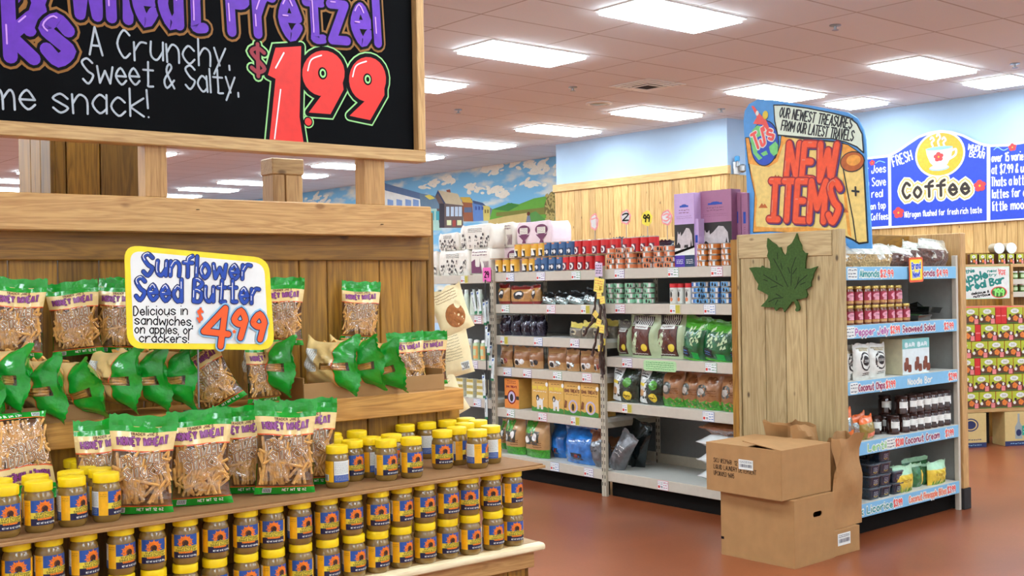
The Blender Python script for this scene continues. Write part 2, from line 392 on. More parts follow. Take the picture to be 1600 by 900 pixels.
# ------------------------------------------------------------ plank cladding
w_wall = wood('pale_wall_planks', (216, 176, 112), (176, 134, 74), 'z', .6, 9, .7, .35)
w_gold = wood('golden_planks', (166, 118, 36), (108, 72, 16), 'z', .45, 14, .85, .6)
w_oak = wood('pale_oak_x', (200, 156, 98), (164, 116, 62), 'x', .42, 22, .45, .15)
w_pine = wood('pine_x', (206, 168, 112), (170, 128, 76), 'x', .45, 20, .6, .1)
w_pinez = wood('pine_z', (214, 172, 112), (176, 130, 78), 'z', .45, 20, .5, .2)
w_ash = wood('pale_end_planks', (194, 170, 122), (158, 132, 86), 'z', .5, 13, .8, .25)
w_ashy = wood('pale_end_rail', (200, 176, 128), (166, 138, 92), 'y', .5, 14, .5, .1)
w_railx = wood('golden_rail', (158, 112, 36), (112, 76, 20), 'x', .45, 16, .6, .1)
w_ledge = wood('ledge_pine', (216, 160, 84), (170, 112, 48), 'x', .4, 18, .5, .1)
w_lip = wood('waxed_maple', (238, 222, 184), (214, 190, 142), 'x', .35, 14, .2, .05)
w_post = wood('tan_post', (196, 150, 92), (156, 110, 58), 'z', .5, 20, .4, .2)
w_walls_y = wood('pale_wall_rail', (212, 176, 116), (184, 146, 90), 'y', .6, 9, .4, .1)
q = MB(); rd = random.Random(3); y = 9.70
while y < 13.1:
    wd = rd.choice((.11, .14, .16)); q.box((11.955, y, 2.16), (12.0, min(13.1, y + wd - .004), 3.0), w_wall, .004); y += wd
for y in (9.72,):
    x = 12.0
    while x < X1: q.box((x, 9.68, 1.0), (min(X1, x + .136), 9.72, 3.0), w_wall, .004); x += .14
q.box((11.93, 9.66, 3.0), (12.0, 13.12, 3.115), w_walls_y, .006); q.box((11.94, 9.68, 2.08), (12.0, 13.1, 2.2), w_walls_y, .006)
q.box((11.94, 9.68, 0), (12.0, 13.1, 2.08), w_wall)
p = struct('trim_1', q)
q = MB(); y = 2.0
while y < 9.66:
    wd = rd.choice((.13, .15, .18)); q.box((X1 - .045, y, .0), (X1, min(9.68, y + wd - .005), 2.30), w_wall, .004); y += wd
q.box((X1 - .06, 2.0, 2.30), (X1, 9.66, 2.40), w_walls_y, .006)
struct('trim_2', q)

# ------------------------------------------------------------ ceiling lights, vents, sprinklers
tube_white = M('lit_diffuser', (229, 245, 255), .6, var=0, emit=PANEL_EMIT)
frame_white = M('white_enamel', (232, 232, 228), .4, var=.02)
def light_proto(lx, ly):
    def mk():
        r = thing('ceiling_light'); q = MB()
        for a, b in (((-lx, -ly), (lx, -ly + .03)), ((-lx, ly - .03), (lx, ly)), ((-lx, -ly + .03), (-lx + .03, ly - .03)), ((lx - .03, -ly + .03), (lx, ly - .03))):
            q.box((*a, -.012), (*b, 0), frame_white)
        q.build('frame', r)
        q = MB(); q.box((-lx + .03, -ly + .03, -.04), (lx - .03, ly - .03, -.001), tube_white); q.build('diffuser', r); return r
    return Proto(mk)
long_l = light_proto(.6, .29); sq_l = light_proto(.3, .29)
for i, x in enumerate(LIGHT_X):
    for j, y in enumerate(LIGHT_Y):
        if x > 10 and y < 5: pass
        vis = x > 5 and y > 5
        lab = 'long lit ceiling panel in the %s row, %s counting away from the camera' % ('near' if x < 9 else 'far', ORD[j - 5]) if vis else 'long lit ceiling panel overhead, outside the picture'
        long_l.spawn((x, y, HC), 0, lab, 'ceiling light', 'long fluorescent ceiling panels')
for y, lab in ((7.94, 'short square lit ceiling panel by the back wall, just above the treasure sign'), (6.15, 'short square lit ceiling panel at the right edge near the coffee wall'), (4.3, 'short square lit ceiling panel outside the picture'), (2.4, 'short square lit ceiling panel outside the picture')):
    sq_l.spawn((12.3, y, HC), 0, lab, 'ceiling light', 'short square ceiling panels')
dark = M('dark_void', (38, 36, 36), .9, var=.05); steel = M('grey_steel', (150, 150, 150), .35, .8, var=.05)
v = thing('ceiling_vent', 'square white louvred air vent in the ceiling tiles', 'vent', (9.26, 8.6, HC))
q = MB()
for k in range(4):
    a = .3 - k * .055; z = -.004 - k * .006
    for s0, s1 in (((-a, -a), (a, -a + .03)), ((-a, a - .03), (a, a)), ((-a, -a + .03), (-a + .03, a - .03)), ((a - .03, -a + .03), (a, a - .03))): q.box((*s0, z - .006), (*s1, z), frame_white)
q.build('louvre', v); q = MB(); q.box((-.12, -.12, -.02), (.12, .12, -.002), dark); q.build('opening', v)
p = on_z(936, 161, HC); v = thing('ceiling_speaker', 'round white speaker grille set in the ceiling', 'speaker', p)
q = MB(); q.lathe([(.16, 0), (.16, -.012), (.13, -.02), (.12, -.012)], frame_white, 28); q.build('rim', v)
q = MB(); q.lathe([(.12, -.008), (.11, -.014), (.0, -.02)], steel, 28); q.build('grille', v)
def spr():
    r = thing('sprinkler_head'); q = MB(); q.lathe([(.05, 0), (.05, -.008), (.012, -.012), (.012, -.04), (.03, -.042), (.03, -.046)], steel, 14); q.build('head', r); return r
spr = Proto(spr)
for x, y, t in ((1305, 39, 'beside the top right ceiling panel'), (895, 136, 'left of the square air vent'), (716, 171, 'near the chalkboard'), (1127, 170, 'above the plank wall'), (1586, 99, 'at the right edge')):
    spr.spawn(on_z(x, y, HC), 0, 'small metal sprinkler head in the ceiling ' + t, 'sprinkler', 'ceiling sprinkler heads')

# ------------------------------------------------------------ painted mural on the far wall
def mural():
    sky, nt, b = base_mat('mural_sky'); L = nt.links.new
    tc = nd(nt, 'TexCoord'); no = nd(nt, 'TexNoise'); no.inputs['Scale'].default_value = 1.6; no.inputs['Detail'].default_value = 6; mp = nd(nt, 'Mapping'); mp.inputs['Scale'].default_value = (1, .8, 2.6)
    L(tc.outputs['Object'], mp.inputs['Vector']); L(mp.outputs[0], no.inputs['Vector'])
    rp = nd(nt, 'ValToRGB'); e = rp.color_ramp.elements; e[0].position = .50; e[0].color = lin((120, 180, 214)); e[1].position = .68; e[1].color = lin((222, 218, 200)); L(no.outputs['Fac'], rp.inputs[0]); L(rp.outputs[0], b.inputs['Base Color']); b.inputs['Roughness'].default_value = .8
    MATS['mural_sky'] = sky
    X = X1; W = lambda px, py: (lambda p: (-p.y, p.z))(on_x(px, py, X))
    A = Art()
    def P(pts, c, l=1): A.poly([W(*p) for p in pts], M('mural_%d_%d_%d' % c, c, .8, var=.05, scale=8), l)
    # buildings (photo points carried onto the wall)
    P([(560, 268), (604, 288), (662, 307), (662, 345), (560, 345)], (232, 232, 222)); P([(556, 262), (604, 287), (658, 302), (659, 312), (604, 298), (556, 274)], (92, 116, 150), 2)
    for x in (606, 620, 634, 646): P([(x, 311), (x + 9, 313), (x + 9, 335), (x, 335)], (130, 160, 205), 2)
    P([(658, 306), (681, 309), (690, 326), (690, 360), (658, 360)], (168, 205, 190)); P([(656, 302), (680, 306), (690, 326), (658, 326)], (104, 130, 150), 2); P([(664, 306), (672, 304), (681, 310), (672, 312)], (214, 200, 90), 3)
    for x in (664, 673, 682): P([(x, 330), (x + 6, 330), (x + 6, 344), (x, 344)], (70, 160, 170), 2)
    P([(680, 310), (686, 298), (697, 315), (724, 319), (724, 356), (688, 356)], (104, 88, 84)); P([(684, 297), (716, 303), (725, 321), (697, 318)], (200, 184, 150), 2); P([(679, 311), (685, 297), (697, 318), (694, 318), (685, 302)], (60, 70, 100), 3)
    P([(687, 318), (695, 318), (695, 356), (687, 356)], (58, 52, 60), 2); P([(698, 297), (704, 296), (705, 301), (699, 300)], (150, 84, 60), 3)
    for x in (698, 705, 711.5, 717.5): P([(x, 323), (x + 5, 323), (x + 5, 338), (x, 338)], (190, 206, 222), 3)
    for x in (699, 715): P([(x, 344), (x + 7, 344), (x + 7, 352), (x, 352)], (214, 220, 170), 3)
    P([(708, 344), (713, 344), (713, 354), (708, 354)], (160, 70, 60), 3)
    P([(722, 309), (738, 311), (740, 346), (725, 346)], (150, 90, 60)); P([(719, 308), (735, 308), (740, 317), (724, 316)], (204, 168, 70), 2); P([(726, 324), (738, 324), (738, 332), (726, 332)], (92, 104, 130), 2)
    P([(739, 314), (755, 318), (757, 345), (740, 346)], (92, 130, 190)); P([(739, 313), (755, 317), (760, 322), (741, 318)], (66, 84, 120), 2)
    for x in (743, 748, 753): P([(x, 322), (x + 3, 323), (x + 3, 328), (x, 328)], (60, 84, 150), 2)
    P([(755, 320), (766, 323), (767, 345), (756, 345)], (206, 190, 100)); P([(766, 324), (776, 331), (776, 344), (766, 344)], (110, 120, 130))
    for x in (758, 762): P([(x, 327), (x + 2, 328), (x + 2, 333), (x, 333)], (120, 100, 50), 2)
    # hills, field, tree
    P([(770, 327), (782, 325), (795, 317), (812, 319), (835, 310), (868, 304), (868, 345), (765, 345)], (96, 158, 52), 2); P([(770, 327), (790, 320), (800, 317), (812, 321), (795, 330)], (58, 124, 50), 3)
    P([(776, 332), (800, 330), (868, 322), (868, 334), (800, 338), (776, 338)], (120, 120, 50), 3)
    P([(764, 344), (790, 338), (828, 332), (845, 346), (845, 380), (764, 380)], (196, 172, 106), 4); P([(828, 334), (838, 330), (850, 340), (868, 352), (868, 400), (838, 380)], (84, 140, 64), 5)
    A.ell(*W(827, 334), .045, .035, M('mural_hair', (96, 50, 30), .8), 6); P([(825, 337), (829, 337), (831, 348), (823, 348)], (110, 120, 140), 6)
    P([(868, 298), (862, 300), (856, 308), (852, 320), (852, 332), (858, 345), (868, 360)], (112, 100, 50), 7)
    rd = random.Random(5); lf = M('mural_leaf', (176, 156, 90), .8)
    for k in range(46):
        x = rd.uniform(855, 867); y = rd.uniform(303, 345); A.ell(*W(x, y), .05, .018, lf, 8, 6, rd.uniform(0, 3))
    cl = M('mural_cloud', (228, 222, 204), .8)
    for cx, cy, n, sp in ((790, 262, 26, 40), (840, 258, 30, 34), (770, 297, 14, 20), (828, 287, 14, 18), (672, 288, 10, 18), (700, 283, 8, 12), (740, 295, 10, 16), (786, 305, 8, 10), (500, 312, 16, 20)):
        for k in range(n): A.ell(*W(cx + rd.gauss(0, sp * .5), cy + rd.gauss(0, sp * .17)), rd.uniform(.04, .16), rd.uniform(.015, .05), cl, 1 + k % 2, 10, rd.uniform(-.3, .5))
    q = MB(); q.face([(X - .004, 13.1, 1.0), (X - .004, 26, 1.0), (X - .004, 26, HC), (X - .004, 13.1, HC)][::-1], sky)
    A.emit(q, lambda u, v, l: (X - .006 - l * .002, -u, v))
    o = q.build('mural', wall_back); o['kind'] = 'structure'; o['label'] = 'painted street and hills mural'
mural()

p = on_y(1152, 272, 9.66); fxw = thing('wall_lamp', 'small grey wall fixture with a blue top at the plank corner', 'wall fixture', p); q = MB(); q.box((-.06, 0, 0), (.06, .02, .16), frame_white, .004); q.lathe([(.02, 0), (.05, .02), (.05, .09), (.02, .11)], steel, 14, c=(.05, -.05, .02)); q.build('housing', fxw)
q = MB(); q.lathe([(.03, .17), (.035, .18), (.035, .23), (.02, .24), (0, .24)], M('fixture_blue', (60, 140, 190), .4), 14, c=(-.02, -.02, 0)); q.lathe([(.012, .1), (.012, .18)], steel, 10, c=(-.02, -.02, 0)); q.build('blue_cap', fxw)
# ============================================================ the snack display on the left
card = M('corrugated_card', (166, 124, 76), .75, var=.06, scale=14)
card_dk = M('card_edge', (138, 98, 56), .8, var=.08, scale=40)
stand = thing('display_stand', 'wooden plank snack display stand with stepped shelves holding jars and bags', 'display stand', DO, DA)
XL = -2.35
q = MB()                                                          # base, clad in vertical planks
x = XL; rd = random.Random(11)
while x < -.045:
    wd = rd.choice((.12, .14, .15)); q.box((x, .045, .0), (min(-.04, x + wd - .004), .065, .60), w_gold, .003); x += wd
y = .045
while y < .64: q.box((-.062, y, 0), (-.042, min(.64, y + .136), .60), w_gold, .003); y += .14
q.box((XL, .065, 0), (-.062, .62, .6), w_gold); q.build('base_cabinet', stand)
q = MB(); q.box((XL, .03, .575), (-.025, .05, .642), w_oak, .003); q.build('apron_rail', stand)
q = MB(); q.box((XL, .035, .642), (-.0, .64, .66), w_pine, .002)
prof = [(.035, .66), (.012, .66), (.003, .656), (0, .648), (.002, .64), (.01, .634), (.035, .634)]
q.grid([[(x, y, z) for y, z in prof] for x in (XL, -.012, -.003, .0)], w_lip, True); q.face([(0, y, z) for y, z in prof], w_lip)
q.build('counter_top', stand)
q = MB(); x = XL                                                  # planks between the card and the ledge
while x < -.03:
    wd = rd.choice((.13, .15, .17)); q.box((x, .47, .66), (min(-.025, x + wd - .004), .49, 1.105), w_gold, .003); x += wd
q.box((XL, .49, .66), (-.03, .645, 1.1), w_gold); q.build('riser_panel', stand)
q = MB(); q.box((XL, .42, 1.102), (-.04, .445, 1.182), w_ledge, .003); q.box((XL, .445, 1.16), (-.04, .65, 1.182), w_ledge); q.build('ledge', stand)
q = MB(); x = XL; edges = [-1.52, -1.40, -1.265, -1.13, -1.0, -.86, -.715, -.545, -.44, -.375, -.205, -.098, -.06]
edges = [XL, -2.2, -2.03, -1.9, -1.74, -1.6, -1.45, -1.32, -1.18, -1.05, -.93, -.76, -.60, -.485, -.26, -.115, -.04]
for a, b in zip(edges, edges[1:]): q.box((a, .65, 1.10), (b - .004, .672, 1.71), w_gold, .003)
q.build('back_planks', stand)
q = MB(); q.box((XL, .630, 1.672), (-.045, .650, 1.775), w_railx, .003); q.build('top_rail', stand)
q = MB(); q.box((-.042, .645, 1.1), (-.012, .69, 1.862), w_gold, .004); q.build('end_post', stand)
q = MB(); q.box((XL, .565, 1.762), (-.075, .655, 1.878), w_oak, .004); 
for x, z in ((-1.02, 1.84), (-.30, 1.805)): q.lathe([(.006, 0), (.006, .001)], dark, 10, c=(x, .564, z))
o = q.build('beam', stand)
for px0, px1 in ((228, 262), (570, 602), (-120, -84)):
    a = d_on_y(px0, 305, .585)[0]; b = d_on_y(px1, 305, .585)[0]
    q = MB(); q.box((a, .585, 1.878), (b, .655, 2.06), w_post, .003); q.build('stub_post', stand)

# ------------------------------------------------------------ chalkboard
black = M('chalkboard_black', (9, 10, 12), .8, var=.2, scale=6, spec=.08)
cb = thing('chalkboard_sign', 'large framed black chalkboard with painted purple lettering and red price', 'sign', DO, DA)
YB = .60
C = lambda px, py: d_on_y(px, py, YB)
CX0 = -2.3; CX1 = d_on_y(663, 120, .57)[0]
zb = 2.048; zt = 2.78
q = MB(); q.box((CX0, .60, zb + .03), (CX1 - .02, .625, zt), black)
A = Art(); gold = M('paint_gold', (150, 98, 26), .6); purple = M('paint_purple', (98, 32, 178), .5, var=.12); red = M('paint_red', (226, 34, 20), .45); mint = M('paint_mint', (160, 222, 140), .6); white = M('paint_white', (236, 238, 238), .6); chalk = M('chalk_white', (176, 184, 192), .8, var=.15); inkb = M('paint_ink', (12, 11, 14), .7, spec=.15); dred = M('paint_dark_red', (150, 24, 44), .5); lilac = M('paint_lilac', (206, 150, 236), .5)
u = (C(400, 100)[0] - C(300, 100)[0]) / 100            # metres per photo pixel here
def balloon(t, p0, p1, h, wd): A.text(t, C(*p0), C(*p1), h, [(u * (wd + 15), gold)], l=1, gap=2.4); A.text(t, C(*p0), C(*p1), h, [(u * (wd + 8), inkb), (u * wd, purple)], l=2.4, gap=2.4, seq=1, hl=(u * 2.2, lilac, (-u * wd * .22, u * wd * .22)))
balloon('Wheat', (118, 22), (318, 44), u * 88, 15); balloon('Honey', (-205, -12), (80, 18), u * 84, 17)
balloon('Pretzel', (362, 50), (590, 68), u * 84, 14.5)
balloon('Sticks', (-195, 72), (108, 96), u * 82, 18)
def hand(t, p0, p1, h): A.text(t, C(*p0), C(*p1), u * h, [(u * 2.9, chalk)], l=2, jig=.05, gap=1.4)
hand('A Crunchy,', (140, 87), (358, 104), 38); hand('Sweet & Salty,', (130, 128), (372, 146), 34); hand('Some snack!', (-82, 166), (232, 182), 38)
def shape(pts, m, l): A.poly([C(*p) for p in pts], m, l)
k = 1 / 2.353
one = [(x * k, y * k) for x, y in ((1012, 176), (1106, 170), (1100, 430), (1116, 532), (988, 532), (1012, 290), (984, 276))]
def nine(cx, cy, rx, ry, tail):
    return [(cx * k + rx * k * math.cos(t), cy * k + ry * k * math.sin(t)) for t in [math.radians(a) for a in range(100, 395, 15)]] + [(x * k, y * k) for x, y in tail]
n1 = nine(1188, 270, 78, 84, ((1262, 330), (1214, 420), (1134, 414), (1180, 352)))
n2 = nine(1350, 292, 68, 82, ((1412, 350), (1360, 442), (1284, 426), (1340, 372)))
for P_ in (one, n1, n2):
    Q = [C(*p) for p in P_]
    A.line(Q, u * 17, mint, 2, True); A.line(Q, u * 12.5, inkb, 3, True); A.poly(Q, red, 4)
for cx, cy in ((1185, 270), (1350, 292)):
    A.ell(*C(cx * k, cy * k), u * 8, u * 9.5, inkb, 5); A.ell(*C(cx * k, cy * k), u * 5.5, u * 7, mint, 6); A.ell(*C(cx * k, cy * k), u * 3, u * 4, inkb, 7)
    A.curve([C((cx - 55) * k, (cy - 10) * k), C((cx - 42) * k, (cy - 50) * k), C((cx - 5) * k, (cy - 66) * k)], u * 2.2, white, 6)
A.line([C(1042 * k, 195 * k), C(1012 * k, 250 * k)], u * 2.4, white, 6); A.line([C(1030 * k, 330 * k), C(1008 * k, 510 * k)], u * 2.2, white, 6)
A.ell(*C(1132 * k, 448 * k), u * 10, u * 10, mint, 3); A.ell(*C(1132 * k, 448 * k), u * 8, u * 8, inkb, 4); A.ell(*C(1132 * k, 448 * k), u * 6, u * 6, red, 5)
A.text('$', C(393, 112), C(413, 114), u * 36, [(u * 17, mint), (u * 12, inkb), (u * 6, dred)], l=2)
A.emit(q, lambda a, b, l: (a, YB - .0006 * l, b)); q.build('board', cb)
q = MB(); q.box((CX0, .565, zb), (CX1, .63, zb + .045), w_pine, .003); q.build('bottom_rail', cb)
q = MB(); q.box((CX1 - .034, .565, zb + .045), (CX1, .63, zt + .03), w_pinez, .003); q.build('side_rail', cb)
q = MB(); q.box((CX0, .565, zt - .01), (CX1 - .034, .63, zt + .03), w_pine, .003); q.build('top_rail', cb)

# ------------------------------------------------------------ cardboard sheet and trays
q = MB(); q.box((XL, .012, .922), (.018, .468, .931), card, .001); q.box((XL, .02, .931), (.012, .468, .936), card_dk)
tag(place(q.build('cardboard_sheet'), DO, DA), 'flat brown cardboard sheet laid over the double row of jars', 'cardboard')
def tray(x0, x1, h, lab):
    o = thing('cardboard_tray', lab, 'tray', D(x0, .425, 1.182), DA, 'cardboard bag trays'); W = x1 - x0; t = .005
    q = MB(); q.box((0, 0, 0), (W, .222, t), card); q.build('base', o)
    q = MB(); q.box((0, 0, t), (W, t, h), card, .001); q.build('front_panel', o)
    for x in (0, W - t): q = MB(); q.box((x, t, t), (x + t, .222, h + .02), card, .001); q.build('side_panel', o)
tray(-.71, -.125, .06, 'open brown cardboard tray on the right half of the pretzel ledge'); tray(XL + .02, -1.39, .05, 'open brown cardboard tray at the left end of the pretzel ledge')

# ------------------------------------------------------------ sunflower seed butter jars
butter = M('seed_butter_in_jar', (130, 100, 46), .14, coat=.8, var=.1, scale=18)
lid_y = M('yellow_lid', (246, 208, 14), .38, var=.03)
lab_y = M('label_yellow', (244, 178, 22), .35, var=.08, scale=60); lab_pale = M('label_pale_yellow', (238, 212, 66), .35); lab_b = M('label_blue', (38, 82, 158), .35); lab_navy = M('label_navy', (20, 22, 62), .35); petal = M('petal_orange', (240, 122, 20), .4, var=.15, scale=200); seed = M('seed_brown', (52, 22, 14), .5); ink_g = M('label_ink', (44, 58, 30), .5); lab_w = M('label_white', (226, 228, 222), .4)
RJ = .0375
def jar():
    r = thing('seed_butter_jar'); q = MB()
    q.lathe([(.0, .003), (.026, .001), (.032, .0), (.0358, .004), (RJ, .012), (RJ, .089), (.0366, .096), (.034, .1015), (.0325, .105), (.0325, .112)], butter, 28); q.build('jar', r)
    q = MB(); q.lathe([(.0352, .1085), (.0356, .110), (.0356, .129), (.0345, .1318), (.031, .1328), (.0, .1328)], lid_y, 48, ridge=-.012, cap=False)
    q.lathe([(.0352, .1085), (.030, .1085)], lid_y, 48, cap=False); q.build('lid', r)
    A = Art(); v0, v1 = .02, .086
    A.rect(-.036, v0, .036, v1, lab_b, 0, 10); A.rect(-.062, v0, -.036, v1, lab_y, 0, 4); A.rect(.036, v0, .062, v1, lab_y, 0, 4); A.rect(-.118, v0, -.062, v1, lab_w, 0, 8); A.rect(.062, v0, .118, v1, lab_y, 0, 8)
    A.rect(-.036, v0, .036, v0 + .018, lab_navy, 1, 10); A.rect(-.036, v0 + .018, .036, v0 + .034, lab_pale, 1, 10)
    fu, fv = .0, v0 + .043
    for k in range(22):
        t = 2 * PI * k / 22 + .1; Rr = .0215 if k % 2 else .0185; c, s = math.cos(t), math.sin(t)
        if fv + Rr * s < v0 + .031: continue
        A.poly([(fu + c * .006 - s * .0016, fv + s * .006 + c * .0016), (fu + c * .006 + s * .0016, fv + s * .006 - c * .0016), (fu + c * Rr * .75 + s * .0034, fv + s * Rr * .75 - c * .0034), (fu + c * Rr * 1.12, fv + s * Rr * 1.12), (fu + c * Rr * .75 - s * .0034, fv + s * Rr * .75 + c * .0034)], petal, 2)
    for k in range(7): A.ell(-.016 + k * .0055, v0 + .0175, .0034, .0038, petal, 2, 8)
    A.ell(fu, fv, .0088, .0088, seed, 3, 14)
    A.text('sunflower', (-.023, v0 + .0275), (.033, v0 + .0275), .0085, [(.0028, lab_pale), (.0011, ink_g)], l=4, disc=0, n=2)
    A.text('seed butter', (-.027, v0 + .0195), (.033, v0 + .0195), .0085, [(.0028, lab_pale), (.0011, ink_g)], l=4, disc=0, n=2)
    A.text('NET WT 16 OZ (1 LB) 454g'.replace('(', '').replace(')', ''), (-.02, v0 + .004), (.032, v0 + .004), .0045, [(.0009, lab_w)], l=4, disc=0, n=1)
    A.scribble(-.116, v0 + .026, -.064, v1 - .004, ink_g, 1, 8, 2, .0007); A.rect(-.118, v0, -.062, v0 + .022, lab_b, 1, 8); A.scribble(-.114, v0 + .004, -.066, v0 + .02, lab_w, 2, 4, 3, .0007)
    for k in range(12): A.rect(.072 + k * .0022, v0 + .006, .072 + k * .0022 + (.0008 if k % 3 else .0014), v0 + .022, seed, 2)
    A.rect(.069, v0 + .004, .101, v0 + .024, lab_w, 1, 4); A.scribble(.072, v0 + .04, .1, v0 + .056, seed, 2, 3, 5, .0007)
    A.scribble(-.058, v0 + .05, -.04, v0 + .062, seed, 2, 2, 4, .0006)
    q = MB(); A.emit(q, cyl(RJ + .0004, .0003)); q.build('label', r); return r
jar = Proto(jar); rj = random.Random(21)
ux = [-1.743, -1.661, -1.573, -1.472, -1.381, -1.288, -1.195, -1.102, -1.013, -.919, -.832, -.738, -.646, -.556, -.466, -.373, -.281, -.188, -.096]
ux = [-2.09, -2.0, -1.915, -1.828] + ux
for row, z in ((0, .66), (1, .793)):
    for i, x in enumerate(ux):
        n = len(ux) - 1 - i
        if n > 19: lab = 'sunflower butter jar at the far left of the double row'
        else: lab = 'yellow lidded sunflower butter jar in the %s counter row, %s' % ('lower' if row == 0 else 'upper', nth(n, 'right'))
        jar.spawn(D(x + rj.uniform(-.004, .004) - (.002 if row else 0), .06 + rj.uniform(-.003, .003), z), DA + rj.uniform(-.45, .35), lab, 'jar', 'jars stacked two high on the counter')
Zs = .936
right = [(-.757, .12, 2.35, 'turned to show its white nutrition panel, beside the pretzel bags'), (-.657, .195, .1, 'half hidden behind the jar with the nutrition panel'), (-.52, .40, .5, 'second row from the back, right of the front pretzel bags'), (-.62, .40, .2, 'at the back, just right of the pretzel bags'), (-.672, .30, .6, 'in the third row, nearest the pretzel bags'),
         (-.571, .125, .12, 'front jar of the middle group on the card'), (-.575, .215, 2.5, 'behind the middle group front jar, white panel showing'), (-.487, .225, .3, 'between the two front rows of the middle group'), (-.482, .11, .02, 'at the right front of the middle group'),
         (-.306, .42, .3, 'in the back row, leftmost of four'), (-.208, .425, 1.9, 'in the back row, second of four, label turned away'), (-.116, .425, .4, 'in the back row, third of four'), (-.03, .425, .2, 'in the back row, at the right end'), (-.039, .335, .5, 'second from the back at the right end'), (-.125, .30, 1.2, 'in the middle of the right hand group'), (-.215, .225, .9, 'behind the two front jars of the right group'),
         (-.301, .19, -.35, 'at the left front of the right group, flower turned left'), (-.205, .115, .72, 'at the front of the right group, barcode and half flower showing'), (-.105, .17, 1.75, 'at the right end of the card, barcode side showing')]
left = [(-1.765, .08, .1, 'on the card at the left picture edge, front'), (-1.75, .2, .4, 'on the card at the left picture edge, second row'), (-1.677, .09, .12, 'in the left front group, nearest the left edge'), (-1.587, .1, .5, 'in the left front group, middle jar'), (-1.495, .1, .75, 'in the left front group, beside the big pretzel bag'), (-1.655, .2, .2, 'in the left second row, behind the leftmost pair'), (-1.56, .2, .2, 'in the left second row, middle'), (-1.478, .19, .3, 'in the left second row, beside the pretzel bag'), (-1.478, .28, .3, 'in the left third row, beside the pretzel bag'), (-1.475, .365, .3, 'in the left fourth row, mostly hidden'), (-1.475, .43, .3, 'in the left back row, mostly hidden')]
for x, y, a, t in right + left: jar.spawn(D(x, y, Zs), DA + a, 'sunflower butter jar ' + t, 'jar', 'jars standing on the cardboard sheet')

# ------------------------------------------------------------ bags
def pillow(w, h, d, bands, back=None, seed=0, nu=16, stand=False, crinkle=.006, taper=.05, seal=.07, jag=.006, split=False, rise=.42):
    """front and back skins of a filled bag; bands = [(v top, material)] from the bottom; returns (builder, front(u,v,layer))"""
    rd = random.Random(seed); ph = [rd.uniform(0, 6.28) for _ in range(8)]
    def sm(t): t = max(0, min(1, t)); return t * t * (3 - 2 * t)
    def prof(v):
        lo = (.55 + .45 * sm(v / .25)) if stand else sm((v + .02) / .2) ** .6
        return lo * sm((1 - seal - v) / rise) ** .6 if v < 1 - seal else 0
    def S(a, v, side, l=0):                       # a in -1..1, v in 0..1 ; side -1 front
        t = (1 - min(1, abs(a)) ** 2.6) ** .62 * prof(v) * d / 2
        wr = crinkle * (math.sin(9 * a + 7 * v + ph[0]) * math.sin(17 * v + ph[1]) + .6 * math.sin(23 * v + 11 * a + ph[2])) * (1 - abs(a) ** 4)
        flap = crinkle * 2.2 * math.sin(5 * a + ph[3]) * sm((v - (1 - seal * 1.6)) / seal) if not stand else crinkle * .8 * math.sin(4 * a + ph[3]) * sm((v - .8) / .2)
        x = a * w / 2 * (1 - taper * prof(v) - .02 * math.sin(8 * v + ph[4])) 
        z = v * h * (1 - .012 * (1 - abs(a)) * prof(v)) + (jag * math.sin(40 * a + ph[5]) if v > .995 else 0) + .012 * h * math.sin(3 * a + ph[6]) * v
        y = side * (t + wr * (.35 + .65 * prof(v)) * (.5 if prof(v) == 0 else 1) * (side if prof(v) == 0 else 1)) + flap
        if side < 0: y -= l * .0007
        return (x, y, z)
    vs = [0]; mats = []
    for vt, m in bands:
        n = max(1, round((vt - vs[-1]) * 16)); v0 = vs[-1]
        for k in range(1, n + 1): vs.append(v0 + (vt - v0) * k / n); mats.append(m)
    us = [-math.cos(PI * k / nu) * .35 + .65 * (-1 + 2 * k / nu) for k in range(nu + 1)]; us[0], us[-1] = -1, 1
    q = MB(); f = MB()
    fr = [[S(a, v, -1) for a in us] for v in vs]
    if split: 
        for i in range(len(mats)):
            (f if mats[i] is split else q).grid([fr[i], fr[i + 1]], mats[i], True)
    else: q.grid(fr, lambda i, j: mats[i], True)
    bk = back or (lambda a, v: mats[min(len(mats) - 1, max(0, next(i for i in range(len(mats)) if v <= vs[i + 1] + 1e-6)))])
    q.grid([[S(a, v, 1) for a in us] for v in vs], lambda i, j: bk((us[j] + us[j + 1]) / 2, (vs[i] + vs[i + 1]) / 2), True, flip=True)
    if stand or prof(0) > 0: q.face([S(a, 0, -1) for a in us] + [S(a, 0, 1) for a in us[::-1]], mats[0])
    return q, f, (lambda x, v, l=0: S(x, v, -1, l)), S
green = M('bag_green', (16, 152, 40), .2, coat=.6, var=.12, scale=30, bump=.5); tan = M('bag_tan', (228, 196, 130), .3, coat=.4, var=.04, bump=.25); orange_l = M('bag_orange_line', (220, 86, 30), .3); maroon = M('bag_maroon', (96, 46, 22), .4); hw = M('bag_purple', (140, 62, 130), .35); hw_d = M('bag_purple_dark', (92, 20, 70), .35)
clear = film('bag_film', gloss=.10); pretzel = M('pretzel_stick', (216, 160, 84), .55, var=.25, scale=60); crumb = M('pretzel_fill', (176, 120, 60), .6, var=.35, scale=70)
